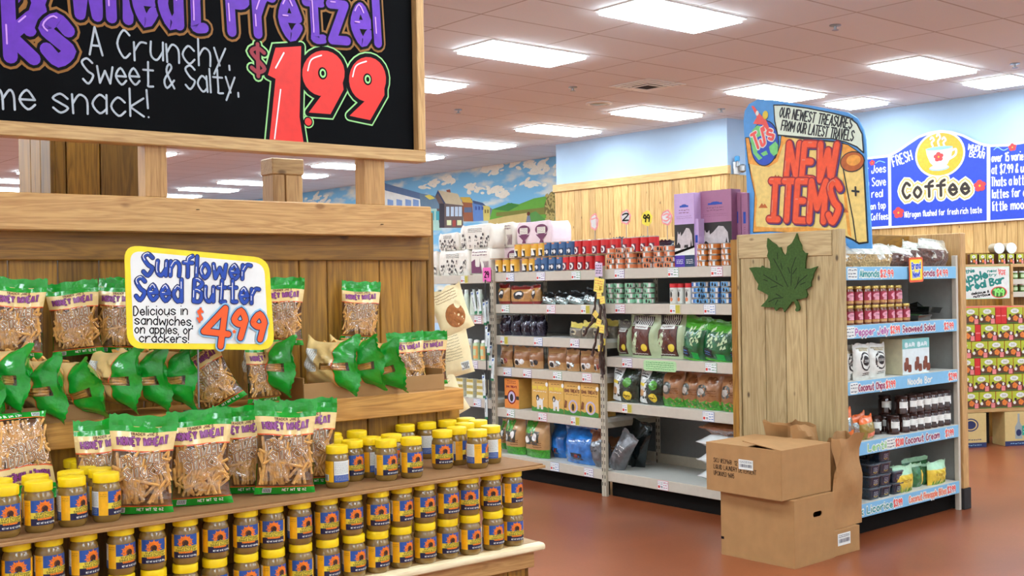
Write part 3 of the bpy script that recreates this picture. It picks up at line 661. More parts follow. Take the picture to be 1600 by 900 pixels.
def pretzel_bag(seed):
    def mk():
        r = thing('pretzel_bag'); W, H, T = .19, .285, .062
        bands = [(.035, green), (.075, green), (.085, orange_l), (.63, clear), (.645, orange_l), (.83, tan), (1, green)]
        def back(a, v):
            if v > .88: return green
            if abs(a) < .24 and .10 < v < .9: return crumb if v < .7 else tan
            if v < .30: return green
            return tan
        q, f, F, S = pillow(W, H, T, bands, back, seed, nu=18, crinkle=.0035, split=clear, seal=.10, jag=.003, taper=.10)
        A = Art(); K = H / (W / 2)                    # artwork in half-widths, v scaled to match
        A.text('HONEY WHEAT', (-.78, 2.07), (.78, 2.12), .24, [(.085, hw_d), (.04, hw)], l=2, disc=0, n=2, gap=1.5)
        A.text("TRADER JOE'S", (-.38, 2.385), (.44, 2.41), .075, [(.02, maroon)], l=2, disc=0, n=1)
        A.text('NET WT 12 OZ', (-.1, .10), (.7, .10), .08, [(.02, lab_w)], l=2, disc=0, n=1)
        A.rect(-.75, .05, -.46, .2, lab_w, 2)
        for k in range(9): A.rect(-.73 + k * .028, .065, -.73 + k * .028 + .014, .185, inkb, 3)
        A.emit(q, lambda a, v, l: F(a, v / K, l), .12)
        q.grid([[(p[0] * .97, p[1] - .004 * 1, p[2]) for p in [S(-1 + k / 6, .07 + .58 * j / 8, 1) for k in range(13)]] for j in range(9)], crumb, True)
        q.build('wrapper', r)
        A = Art(); br = M('stick_letter_brown', (112, 66, 40), .5); wh = M('stick_letter_white', (238, 226, 204), .5); tn = M('stick_letter_tan', (204, 154, 104), .5)
        for t, p0, p1, hh in (('PRETZEL', (-.66, 1.40), (.76, 1.62), .29), ('STICKS', (-.5, 1.05), (.6, 1.24), .29)):
            for wd, m, l in ((.115, wh, 1), (.075, br, 2), (.025, tn, 3)): A.text(t, p0, p1, hh, [(wd, m)], l=l, disc=0, n=1, gap=1.7, jig=.10)
        A.emit(f, lambda a, v, l: F(a, v / K, l + 1), .12); f.build('clear_window', r)
        q = MB(); rd = random.Random(seed + 50)
        for k in range(95):
            a = rd.uniform(-.84, .84); v = rd.uniform(.13, .60); y = S(a, v, -1)[1] * rd.uniform(.45, .78); an = rd.gauss(0, .42) if rd.random() < .75 else rd.uniform(-1.4, 1.4)
            L = rd.uniform(.05, .085); x = a * W / 2 * .93; z = v * H; s_, c_ = math.sin(an) * L / 2, math.cos(an) * L / 2
            zz = min(max(z, .03 + abs(c_)), .178 - abs(c_) * .92); lim = W / 2 * .86; x = max(-lim + abs(s_), min(lim - abs(s_), x))
            q.tube([(x - s_, y, zz - c_), (x, y + rd.uniform(-.002, .001), zz), (x + s_, y + rd.uniform(-.004, .004), zz + c_)], [.0042, .0048, .0042], pretzel, 6)
        q.build('pretzel_sticks', r); return r
    return Proto(mk)
def side_bag(seed):
    def mk():
        r = thing('pretzel_bag'); W, H, T = .24, .25, .125
        bands = [(.06, green), (.07, orange_l), (.55, clear), (.565, orange_l), (.80, tan), (.815, orange_l), (1, green)]
        q, f, F, S = pillow(W, H, T, bands, lambda a, v: (tan if v < .68 else green) if not (abs(a + .05) < .15 and .42 < v < .86) else clear, seed, nu=24, crinkle=.006, split=clear, seal=.05, jag=.004, taper=.26, rise=.30)
        # notch of clear film on the back: thin skin over the sticks
        A = Art(); K = H / (W / 2); A.text("TRADER JOE'S", (-.5, .86 * K - .36), (.5, .86 * K - .36), .1, [(.025, maroon)], l=2, disc=0, n=1); A.emit(q, lambda a, v, l: F(a, v / K, l), .12)
        A = Art(); A.line([(-1, .685 * K), (1, .685 * K)], .025, orange_l, 1, disc=0); A.rect(-.7, .12 * K, .3, .34 * K, lab_w, 1); A.scribble(-.66, .13 * K, .26, .33 * K, tag_k0, 2, 6, seed, .012)
        A.emit(q, lambda a, v, l: (lambda p: (p[0], p[1] + l * .0008, p[2]))(S(-a, v / K, 1)), .1)
        q.build('wrapper', r); f.build('clear_window', r)
        q = MB(); rd = random.Random(seed)
        for k in range(34):
            a = rd.uniform(-.8, .8); v = rd.uniform(.1, .5); y = S(a, v, -1)[1] * .7; an = rd.gauss(0, .4); L = rd.uniform(.05, .08); x = a * W / 2 * .9; z = max(.03 + L / 2, min(.13 - L / 2 + .03, v * H)); s_, c_ = math.sin(an) * L / 2, math.cos(an) * L / 2
            q.tube([(x - s_, y, z - c_), (x + s_, y, z + c_)], .0046, pretzel, 6)
        for k in range(5):
            v0 = .40; x = (-.05 + (k - 2) * .085) * W / 2 * .95; pts = [S(x / (W / 2), v, 1) for v in (.44, .56, .70, .83)]; q.tube([(x + rd.uniform(-.004, .004), p[1] * .9 - .005, p[2]) for p in pts], .0052, pretzel, 7)
        q.build('pretzel_sticks', r); return r
    return Proto(mk)
tag_k0 = M('small_print', (70, 70, 80), .5)
SB = [side_bag(s_) for s_ in (31, 34, 38)]
PB = [pretzel_bag(s) for s in (1, 5, 9)]
def face_bag(i, px, py, Y, base_z, lab, scale=1, rz=0, ry=0, rx=-.12, grp='pretzel bags facing forward'):
    x = d_on_y(px, py, Y)[0]
    PB[i % 3].spawn(D(x, Y, base_z), DA + rz * .6 - .38, lab, 'snack bag', grp, rx=rx, ry=ry, scale=scale)
# back row, upright against the planks, above the bags laid on their sides
for i, (px, py, s, rz, ry, lab) in enumerate(((22, 500, .86, 0, .05, 'upright pretzel bag at the left edge of the back row'), (122, 510, .82, .1, -.08, 'upright pretzel bag in the back row, second from the left edge'), (186, 510, .84, -.3, .05, 'upright pretzel bag in the back row, half behind the price sign'), (215, 505, .86, .2, -.04, 'upright pretzel bag mostly behind the left end of the price sign'), (438, 505, .84, 0, .04, 'upright pretzel bag peeking out right of the price sign'), (560, 490, .78, .05, .08, 'lone upright pretzel bag standing against the bare planks'))):
    face_bag(i, px, py, .575, 1.372, lab, s, rz, ry, -.10, 'pretzel bags in the back row')
# bags on their sides, bottoms toward the aisle, on the ledge
side_spec = [(-6, 640, .0, -.02, 'at the left picture edge'), (34, 592, .10, .0, 'second from the left edge'), (88, 606, -.12, .02, 'third from the left edge'), (146, 606, -.38, .05, 'tilted, fourth from the left edge'), (208, 592, .0, 0, 'below the left corner of the price sign'), (252, 590, -.1, .03, 'below the price sign, second of three'), (294, 590, -.05, 0, 'below the price sign, third of three'),
             (448, 572, .05, 0, 'right of the price sign, at the tray left end'), (548, 570, .02, .1, 'in the right tray, nutrition label showing behind'), (586, 566, -.22, .06, 'in the right tray, middle of the last three'), (618, 570, -.34, .1, 'in the right tray, last on its side')]
for i, (px, py, tilt, yaw, t) in enumerate(side_spec):
    x, z = d_on_y(px, py, .40)
    o = SB[i % 3].spawn((0, 0, 0), 0, 'pretzel bag laid on its side ' + t, 'snack bag', 'pretzel bags on their sides', scale=.9)
    z = max(z, 1.19 + .09)
    # top toward the aisle, back turned to the left, width upright
    Mx = Matrix(((0, 1, 0), (0, 0, -1), (-1, 0, 0))); Mx = Matrix(((0, -1, 0), (0, 0, -1), (1, 0, 0)))
    R = (Matrix.Rotation(DA + .27 + yaw, 3, 'Z') @ Matrix.Rotation(tilt, 3, 'Y') @ Mx).to_euler()
    o.rotation_euler = R; ax = R.to_matrix() @ Vector((0, 0, 1)); o.location = D(x, .385, z) - ax * .20
face_bag(1, 352, 580, .40, 1.19, 'pretzel bag under the price sign tilted sideways, green bottom edge at right', .82, -.1, -.5, -.05, 'pretzel bags on their sides')
face_bag(2, 412, 575, .44, 1.19, 'pretzel bag turned sideways under the right corner of the price sign', .72, .9, .0, -.05, 'pretzel bags on their sides')
face_bag(0, 640, 575, .50, 1.19, 'upright pretzel bag at the right end of the tray, front', .74, .0, -.05, -.14)
face_bag(1, 672, 575, .60, 1.19, 'upright pretzel bag at the right end of the tray, rear', .72, -.4, 0, -.05)
# front bags on the card
for i, px, py, Y, s, rz, ry, lab in ((2, 168, 740, .25, .92, .05, -.03, 'upright pretzel bag behind the leftmost front bag'), (0, 218, 740, .12, .98, -.02, .05, 'large upright pretzel bag on the card, left of the front three'), (1, 313, 735, .13, .98, .04, 0, 'large upright pretzel bag on the card, middle of the front three'), (2, 376, 720, .22, .95, -.1, .02, 'upright pretzel bag between and behind two front bags'), (0, 444, 720, .12, 1.0, .0, .04, 'large upright pretzel bag on the card, right of the front three'), (1, 482, 705, .21, .97, .0, .02, 'upright pretzel bag behind the front right bag')):
    face_bag(i, px, py, Y, .937, lab, s, rz, ry, -.12, 'pretzel bags on the cardboard sheet')
# bag lying on the left jars
o = PB[2].spawn(D(-1.70, .335, 1.075), DA + .1, 'pretzel bag lying upside down on the jars at the left edge', 'snack bag', None, rx=.0, scale=.9)
o.rotation_euler = (Matrix.Rotation(DA + .05, 3, 'Z') @ Matrix.Rotation(-.35, 3, 'X') @ Matrix.Rotation(PI, 3, 'Y')).to_euler(); o.location = D(-1.655, .38, 1.225)

# ------------------------------------------------------------ price sign on its wire holder
sg = thing('price_sign', 'yellow bordered price card with blue lettering standing among pretzel bags', 'sign', DO, DA)
YS = .345; C = lambda px, py: d_on_y(px, py, YS)
s1 = lambda x, y: (x * .2889, 380 + y * .2889)
syel = M('sign_yellow', (250, 222, 40), .45); swh = M('sign_white', (236, 236, 232), .45, var=.02); sblue = M('sign_blue', (24, 70, 170), .4, var=.15); snavy = M('sign_navy', (14, 22, 78), .4); sor = M('sign_orange', (244, 92, 26), .4, var=.08); slb = M('sign_light_blue', (140, 190, 220), .5)
def rpoly(c, r):         # rounded quad through photo corners
    out = []
    for i in range(4):
        p, a, b = Vector(c[i]), Vector(c[i - 1]), Vector(c[(i + 1) % 4]); d1 = (a - p).normalized() * r; d2 = (b - p).normalized() * r
        for k in range(7): t = k / 6; out.append(tuple((p + d1) * (1 - t) ** 2 + p * 2 * t * (1 - t) + (p + d2) * t * t))
    return out
outer = rpoly([s1(672, 8), s1(1454, 80), s1(1486, 578), s1(690, 570)], 24); inner = rpoly([s1(702, 40), s1(1428, 108), s1(1452, 545), s1(722, 540)], 18)
q = MB(); q.prism([C(*p) for p in outer], syel, lambda a, b, l: (a, YS + (.004 if l else 0), b), 1)
A = Art(); A.poly([C(*p) for p in outer], syel, 1); A.poly([C(*p) for p in inner], swh, 2)
u = abs(C(*s1(1400, 300))[0] - C(*s1(700, 300))[0]) / 700
for t, a, b, h in (('Sunflower', (775, 172), (1352, 196), 108), ('Seed Butter', (735, 308), (1398, 322), 112)):
    A.text(t, C(*s1(*a)), C(*s1(*b)), h * u, [(26 * u, snavy), (17 * u, sblue)], l=3, gap=2.0, jig=.03, seq=1, hl=(4 * u, swh, (-4 * u, 5 * u)))
for t, a, b, h in (('Delicious in', (722, 390), (1012, 386), 44), ('sandwiches,', (728, 438), (1040, 446), 44), ('on apples, or', (728, 486), (1040, 492), 42), ('crackers!', (752, 534), (1018, 538), 42)):
    A.text(t, C(*s1(*a)), C(*s1(*b)), h * u, [(6 * u, inkb)], l=3)
for lay in range(3):
    wd, m = ((58, slb), (42, snavy), (32, sor))[lay]
    for t, a, b, h in (('4', (1090, 545), (1222, 560), 200), ('9', (1252, 505), (1312, 512), 140), ('9', (1358, 515), (1418, 520), 132)): A.text(t, C(*s1(*a)), C(*s1(*b)), h * u, [(wd * u, m)], l=12 + lay)
A.text('$', C(*s1(1064, 415)), C(*s1(1088, 417)), 52 * u, [(18 * u, slb), (12 * u, sor)], l=12); A.ell(*C(*s1(1262, 478)), 9 * u, 9 * u, sor, 15)
A.emit(q, lambda a, b, l: (a, YS - .0004 * l, b)); q.build('card', sg)
q = MB(); xm = C(*s1(1075, 540))[0]; zb_ = C(*s1(1075, 560))[1]
q.tube([(xm, YS + .008, zb_ + .2), (xm, YS + .008, 1.2)], .003, steel, 8); q.box((xm - .03, YS + .004, zb_ + .05), (xm + .03, YS + .012, zb_ + .07), steel); q.box((xm - .03, YS - .0, 1.185), (xm + .03, YS + .06, 1.19), steel); q.build('wire_holder', sg)

# ------------------------------------------------------------ cookie packets hanging on a clip strip at the end of the stand
cream = M('packet_cream', (238, 220, 170), .45, coat=.2, var=.04, bump=.15); cookie = M('cookie_brown', (164, 100, 44), .6, var=.25, scale=90); clipm = M('strip_black', (24, 24, 26), .5)
q = MB(); q.box((.0, .70, .95), (.003, .73, 1.70), clipm); q.box((-.012, .70, 1.66), (.003, .73, 1.70), clipm); o = q.build('clip_strip'); place(o, DO, DA); tag(o, 'thin black clip strip behind the right end of the display', 'strip')
def packet(front):
    def mk():
        r = thing('cookie_packet'); q, f, F, S = pillow(.15, .19, .03, [(.08, cream), (.9, cream), (1, cream)], None, 4 + front, nu=12, crinkle=.002, seal=.06)
        A = Art()
        if front:
            A.ell(.1, .38, .62, .26, cookie, 1, 24); A.ell(.42, .60, .2, .1, cream, 2, 14)
            for k in range(3): A.text('', (0, 0), (1, 0), .1, [])
            A.scribble(-.7, .72, .6, .95, card_dk, 2, 4, 3, .012)
        else:
            A.scribble(-.7, .35, .4, .9, inkb, 2, 9, 6, .008); A.rect(.2, .1, .75, .28, lab_w, 1); 
            for k in range(8): A.rect(.24 + k * .06, .12, .27 + k * .06, .26, inkb, 2)
        A.emit(q, lambda a, v, l: F(a, v, l), .15); q.build('packet', r); return r
    return Proto(mk)
pf, pk = packet(1), packet(0)
for pr, px, py, ry, lab in ((pf, 712, 462, .35, 'cream packet with a cookie picture hanging at the display end'), (pk, 712, 530, .2, 'cream packet showing its printed back, hanging below the cookie picture'), (pf, 706, 594, .45, 'lowest cream packet hanging at the display end, partly hidden')):
    x, z = d_on_y(px, py, .72); pr.spawn(D(x + .012, .72, z - .15), DA - .25, lab, 'packet', 'hanging cookie packets', ry=-ry)

# ------------------------------------------------------------ plank pillar and post behind the display
pl = thing('plank_pillar', 'square plank clad pillar behind the display, seen under the chalkboard', 'pillar', D(-1.0, 1.6, 0), DA); q = MB()
for x0, x1 in ((-.175, -.135), (-.13, .0), (.005, .16)): q.box((x0, 0, 0), (x1, .02, 2.62), w_gold, .003)
for y0, y1 in ((.0, .13), (.135, .27), (.275, .45)): q.box((-.195, y0, 0), (-.175, y1, 2.62), w_gold, .003)
q.box((-.175, .02, 0), (.155, .45, 2.6), w_gold); q.build('cladding', pl); q = MB(); q.box((-.21, -.015, 0), (.17, .46, .1), dark); q.build('plinth', pl)
po = thing('timber_post', 'short capped timber post behind the display between the stub posts', 'post', D(-.28, 1.4, 0), DA); q = MB()
q.box((-.07, -.045, 0), (-.015, .06, 2.06), w_pinez, .003); q.box((-.01, -.045, 0), (.07, .06, 2.06), w_pinez, .003); q.build('shaft', po); q = MB(); q.box((-.075, -.05, 2.06), (.075, .065, 2.13), w_pine, .004); q.build('cap', po)
# ============================================================ the pet and paper aisle
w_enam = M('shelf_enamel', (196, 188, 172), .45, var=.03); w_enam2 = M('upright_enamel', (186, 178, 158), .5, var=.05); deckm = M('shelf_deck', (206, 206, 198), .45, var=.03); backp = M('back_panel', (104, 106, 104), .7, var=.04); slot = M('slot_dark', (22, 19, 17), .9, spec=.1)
XR = 5.92; XB = 6.52
bays = {'left': (7.27, 8.55, (.12, .62, .94, 1.32, 1.66)), 'mid': (5.995, 7.235, (.19, .565, .899, 1.156, 1.413, 1.67)), 'right': (4.76, 5.96, (.185, .70, 1.03, 1.42, 1.673))}
rack = thing('shelf_rack', 'long beige metal shelf rack stocked with paper towels and pet food', 'shelf rack', (XR, 4.72, 0))
Lc = lambda p: (p[0] - XR, p[1] - 4.72, p[2])
def rbox(q, a, b, m, bev=0): q.box(Lc(a), Lc(b), m, bev)
for y in (4.74, 5.978, 7.252, 8.57):
    for x, nm in ((XR - .02, 'upright'), (XB - .03, 'rear_upright')):
        q = MB(); 
        for s_ in (-1, 1):
            rbox(q, (x, y + s_ * .0125 - .011, 0), (x + .03, y + s_ * .0125 + .011, 1.70 if nm == 'upright' else 1.66), w_enam2, .002)
            for k in range(30): rbox(q, (x - .0008, y + s_ * .0125 - .003, .08 + k * .052), (x + .002, y + s_ * .0125 + .003, .105 + k * .052), slot)
        q.build(nm, rack)
tagc = [M('tag_ink_%d' % i, c, .5) for i, c in enumerate(((60, 110, 190), (120, 60, 150), (60, 150, 80), (200, 60, 120), (190, 180, 60)))]
tag_w = M('tag_white', (232, 234, 234), .5, var=.02); tag_r = M('tag_red', (214, 60, 44), .5); tag_k = M('tag_ink', (60, 60, 84), .5)
def price_tag(i):
    def mk():
        q = MB(); q.box((-.05, -.001, 0), (.05, 0, .066), tagc[i]); A = Art(); A.rect(-.048, .002, .048, .064, tag_w, 1); A.rect(-.044, .012, -.026, .03, tag_r, 2); A.text('99', (-.02, .012), (-.003, .012), .016, [(.003, tag_k)], l=2, disc=0, n=1)
        A.scribble(-.044, .036, .0, .06, tag_k, 2, 2, i, .0025); A.scribble(.006, .008, .044, .06, tagc[i], 2, 3, i + 3, .005); A.rect(.004, .004, .0455, .062, tagc[i] if i == 4 else tag_w, 1); A.emit(q, flat(-.001, .0006)); return q.build('price_tag')
    return Proto(mk)
tags = [price_tag(i) for i in range(5)]
tag_px = {('mid', 5): (797, 845, 900), ('right', 4): (968, 1052, 1120), ('left', 4): (726,), ('left', 3): (719, 747), ('mid', 4): (790, 861, 915), ('right', 3): (969, 1055, 1109), ('mid', 3): (788, 841, 898), ('left', 2): (741,), ('mid', 2): (793, 824, 871, 917), ('right', 2): (980, 1111),
          ('mid', 1): (798, 848, 899), ('left', 1): (746,), ('right', 1): (980, 1107), ('mid', 0): (867, 920), ('right', 0): (1036,)}
ti = 0
for bn, (ya, yb, zs) in bays.items():
    for k, z in enumerate(zs):
        q = MB(); rbox(q, (XR + .003, ya, z - .028), (XB - .03, yb, z), deckm, .002); rbox(q, (XR, ya, z - .072), (XR + .012, yb, z + .001), w_enam, .003)
        for y in (ya, yb - .008): rbox(q, (XR + .012, y, z - .07), (XB - .03, y + .008, z - .028), w_enam2)
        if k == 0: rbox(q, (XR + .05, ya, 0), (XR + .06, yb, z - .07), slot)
        sh = q.build('shelf', rack)
        for px in tag_px.get((bn, k), ()):
            y = y_at(px, XR, z - .035); t = tags[ti % 5].spawn(Lc((XR - .001, y, z - .069)), -PI / 2); t.parent = sh; ti += 1
        if (bn, k) == ('right', 2):
            y = y_at(1031, XR, z - .04); q2 = MB(); A = Art(); lg = M('note_green', (176, 216, 160), .6); A.rrect(-.155, 0, .155, .075, .02, lg, 1); A.scribble(-.13, .008, .13, .068, tagc[2], 2, 4, 3, .004); A.emit(q2, flat(0, .0008)); o = q2.build('shelf_note', sh); place(o, Lc((XR - .001, y, z - .082)), -PI / 2)
    q = MB(); rbox(q, (XB - .028, ya - .012, .12), (XB - .02, yb + .012, 1.655), backp); q.build('back_panel', rack)
    q = MB(); rbox(q, (XB - .045, ya, zs[0]), (XB - .03, yb, zs[0] + .075), w_enam2, .002); q.build('rear_rail', rack)

# ---------------- packages: each one placed by where its left and right edges stand in the photo
def yspan(pl_, pr_, X, z): a, b = y_at(pl_, X, z), y_at(pr_, X, z); return (a + b) / 2, abs(a - b)
def rspawn(proto, px, X, z, label, cat, group, s=None, rx=0, ry=0, rz=0): return proto.spawn((X, y_at(px, X, z + .05), z), -PI / 2 + rz, label, cat, group, rx, ry, s)
# cans
tinm = M('tin_rim', (168, 160, 150), .3, .9); 
def can(D_, H_, body, art=None, rim=tinm):
    def mk():
        r = thing('can'); R = D_ / 2; q = MB(); q.lathe([(R * .93, 0), (R, .002), (R, .005), (R * .97, .007), (R * .97, H_ - .007), (R, H_ - .006), (R, H_ - .002), (R * .94, H_), (R * .9, H_ - .004), (.0, H_ - .004)], rim, 24, cap=False); q.face([(R * .93 * math.cos(t), -R * .93 * math.sin(t), 0) for t in (2 * PI * k / 24 for k in range(24))], rim); q.build('tin', r)
        q = MB(); q.lathe([(R * .985, .005), (R * .985, H_ - .005)], body, 28, cap=False)
        if art: A = Art(); art(A, R, H_); A.emit(q, cyl(R * .985 + .0006, .0006), .012)
        q.build('label_wrap', r); return r
    return Proto(mk)
cy, cbl, cr = M('can_yellow', (232, 178, 60), .4), M('can_blue', (66, 104, 150), .4), M('can_red', (206, 34, 36), .4); wine = M('can_wine', (104, 28, 52), .4); pic_k = M('picture_black', (34, 26, 24), .5); pic_w = M('picture_white', (226, 224, 220), .5); cor = M('can_orange', (222, 128, 78), .4); cam_ = M('can_amber', (196, 112, 36), .4); cgr = M('can_green', (136, 196, 158), .4); csk = M('can_sky', (110, 172, 220), .4); cdb = M('can_deep_blue', (50, 104, 176), .4)
def a_yel(A, R, H): A.rect(-.03, .0, .03, H * .48, pic_k, 1, 6); A.poly([(-.02, H * .1), (-.012, H * .5), (.0, H * .6), (.008, H * .45), (.02, H * .2), (.02, H * .1)], pic_w, 2); A.rect(-.03, H * .5, .03, H * .6, M('can_cream', (240, 224, 170), .4), 1, 6); A.rect(-.014, H * .84, .014, H * .93, cor, 1, 3)
def a_blu(A, R, H): A.rect(-.03, .0, .03, H * .52, M('can_navy', (24, 50, 84), .4), 1, 6); A.ell(-.01, H * .28, .012, .016, pic_w, 2, 10); A.ell(.013, H * .3, .012, .016, pic_w, 2, 10); A.ell(.0, H * .2, .008, .012, pic_k, 3, 8); A.rect(-.014, H * .84, .014, H * .93, cor, 1, 3)
def a_red(A, R, H): A.rect(-.034, .0, .03, H * .56, wine, 1, 6); A.ell(0, H * .3, .022, .026, pic_w, 2, 16); A.ell(.002, H * .28, .009, .014, wine, 3, 8); A.ell(-.008, H * .38, .006, .008, wine, 3, 8)
canY, canB, canR = (can(.076, .11, *p) for p in ((cy, a_yel), (cbl, a_blu), (cr, a_red)))
def a_cat(c1, c2): 
    def f(A, R, H): A.rect(-.028, H * .1, .028, H * .9, c1, 1, 6); A.ell(-.008, H * .5, .008, H * .34, c2, 2, 10); A.poly([(.004, H * .15), (.01, H * .85), (.016, H * .5), (.02, H * .15)], c2, 2); A.rect(.03, H * .15, .046, H * .85, pic_w, 1, 3); A.rect(-.06, H * .2, -.044, H * .8, pic_w, 1, 3)
    return f
canO, canA, canG, canS = can(.084, .0385, cor, a_cat(cor, pic_k)), can(.084, .0385, cam_, a_cat(cam_, pic_w)), can(.084, .0375, cgr, a_cat(cgr, pic_k)), can(.084, .0375, cdb, a_cat(csk, pic_k))
T = 1.673
rr = random.Random(4)
low = [('yellow', canY, (781, 793, 805, 823, 834)), ('blue', canB, (843, 853, 865, 877)), ('red', canR, (887, 897.5, 910, 923, 938))]
high = [('yellow', canY, (811, 822.5, 837, 849)), ('blue', canB, (858, 869, 881, 893)), ('red', canR, (905.5, 918, 933, 947, 963, 981, 995, 1009, 1022))]
for nm, rows, z0, X in (('lower', low, T, XR + .055), ('upper', high, T + .118, XR + .075)):
    for cn, pr, xs in rows:
        for i, px in enumerate(xs): rspawn(pr, px, X + rr.uniform(0, .012), z0 + .001, '%s dog food can in the %s row on the top shelf, %s' % (cn, nm, nth(i)), 'can', cn + ' dog food cans', rz=rr.uniform(-.3, .1))
q = MB(); q.box((0, 0, 0), (.16, 1.95, .006), card, .001); tag(place(q.build('can_layer_card'), (XR + .03, y_at(1040, XR + .03, T + .1), T + .112)), 'thin card layer between the two rows of dog food cans', 'cardboard')
for col, px in enumerate((956.5, 970.5, 986, 1000, 1013, 1030, 1047)):
    for k in range(4 if col != 3 else 4): rspawn(canO, px, XR + (.055 if col not in (3,) else .12), T + k * .0388, 'small orange cat food can, stack %s, %s tin from the bottom' % (nth(col), ORD[k]), 'can', 'orange cat food cans', rz=rr.uniform(-1, .8))
for col, px in enumerate((1099, 1117, 1137)):
    for k in range(4): rspawn(canA, px, XR + .055, T + k * .0388, 'amber cat food can, stack %s, %s tin from the bottom' % (nth(col), ORD[k]), 'can', 'amber cat food cans', rz=rr.uniform(-1, .8))
for col, px in enumerate((954.5, 967.5, 985, 999, 1014)):
    for k in range(4): rspawn(canG, px, XR + (.06 if col != 3 else .11), 1.421 + k * .0378, 'small green cat food can, stack %s, %s tin from the bottom' % (nth(col), ORD[k]), 'can', 'green cat food cans', rz=rr.uniform(-.5, .5))
for col, px in enumerate((1090, 1104, 1119, 1136.5)):
    for k in range(4): rspawn(canS, px, XR + (.06 if col != 1 else .11), 1.421 + k * .0378, 'small blue cat food can, stack %s, %s tin from the bottom' % (nth(col), ORD[k]), 'can', 'blue cat food cans', rz=rr.uniform(-.3, .3) + (1.2 if col == 0 else 0))
# red-lidded shakers
lid_r = M('lid_red', (206, 44, 48), .35); bot_w = M('bottle_white', (226, 230, 222), .35, coat=.3, var=.02); lab_o = M('label_orange', (238, 176, 104), .4); lab_g = M('label_soft_green', (190, 214, 168), .4)
def shaker():
    r = thing('shaker'); q = MB(); q.lathe([(.026, 0), (.028, .003), (.028, .108), (.025, .112)], bot_w, 20); A = Art(); A.ell(.0, .03, .012, .014, cor, 1, 12); A.ell(.0, .065, .008, .022, pic_k, 1, 10); A.scribble(-.018, .085, .018, .1, pic_k, 1, 2, 3, .003); A.emit(q, cyl(.0286, .0006), .012); q.build('body', r)
    q = MB(); q.lathe([(.0285, .112), (.0285, .138), (.026, .141), (0, .141)], lid_r, 30, ridge=-.02); q.build('lid', r); return r
shaker = Proto(shaker)
for i, px in enumerate((1053, 1064.5, 1077)): rspawn(shaker, px, XR + .05 + .03 * (i % 2), 1.421, 'white shaker with a red lid beside the blue cans, ' + nth(i), 'shaker', 'red lidded shakers')
# lotion bottles
def bottle(prof, cap, body, capm, label=None):
    def mk():
        r = thing('bottle'); q = MB(); q.lathe(prof, body, 20)
        if label: R, v0, v1, m, m2 = label; A = Art(); A.rect(-R * 1.1, v0, R * 1.1, v1, m, 1, 8); A.rect(-R * .6, v0 + (v1 - v0) * .25, R * .6, v0 + (v1 - v0) * .75, m2, 2, 4); A.emit(q, cyl(R + .0006, .0006))
        q.build('body', r); q = MB(); q.lathe(cap, capm, 20); q.build('cap', r); return r
    return Proto(mk)
paleg = M('bottle_pale_green', (208, 222, 204), .35, coat=.3)
lot = bottle([(.028, 0), (.032, .004), (.031, .05), (.026, .15), (.021, .176), (.018, .18)], [(.018, .18), (.0175, .212), (.015, .216), (0, .216)], paleg, M('cap_pale_green', (224, 234, 226), .35)); cream_b = bottle([(.030, 0), (.033, .004), (.033, .12), (.03, .14), (.024, .146)], [(.026, .146), (.026, .166), (.022, .174), (0, .178)], bot_w, M('cap_white', (240, 242, 238), .35), (.033, .012, .12, lab_o, bot_w)); green_b = bottle([(.028, 0), (.033, .004), (.033, .12), (.03, .14), (.024, .146)], [(.026, .146), (.026, .16), (.022, .168), (0, .172)], lab_g, M('cap_white', (240, 242, 238), .35), (.033, .012, .12, lab_o, lab_g))
for i, px in enumerate((687, 698, 710, 720, 729.5, 740, 751)): rspawn(lot, px, XR + (.12 if i < 4 else .05), 1.321, 'pale green slim shampoo bottle on the upper bath shelf, ' + nth(i), 'bottle', 'pale green shampoo bottles')
for i, px in enumerate((692, 703, 713, 724, 734, 745.5, 757)): rspawn(cream_b if i < 5 else green_b, px, XR + .06, .941, ('white' if i < 5 else 'pale green') + ' bottle with an orange label on the lower bath shelf, ' + nth(i), 'bottle', 'orange labelled bath bottles')
# boxes
def carton(W, H, Dp, front, side, art=None, top=None):
    def mk():
        r = MB(); r.box((-W / 2, 0, 0), (W / 2, Dp, H), side, .0015); A = Art(); A.rect(-W / 2 + .001, .001, W / 2 - .001, H - .001, front, 1)
        if art: art(A, W, H)
        A.emit(r, flat(0, .0006)); return r.build('carton')
    return Proto(mk)
soapy, soapc, soapg = M('soap_yellow', (206, 186, 96), .5), M('soap_cream', (224, 220, 196), .5), M('soap_olive', (132, 138, 70), .5)
def a_soap(A, W, H): A.rect(-W / 2, 0, W / 2, H * .45, soapc, 2); A.scribble(-W * .4, H * .55, W * .4, H * .9, card_dk, 2, 2, 2, .004)
soap = carton(.09, .05, .06, soapy, soapc, a_soap)
for row in range(3):
    for i, px in enumerate((702, 718, 734, 750)): rspawn(soap, px, XR + .05, .621 + row * .051, 'small yellow and cream soap carton, row %s up, %s' % (ORD[row], nth(i)), 'carton', 'soap cartons')
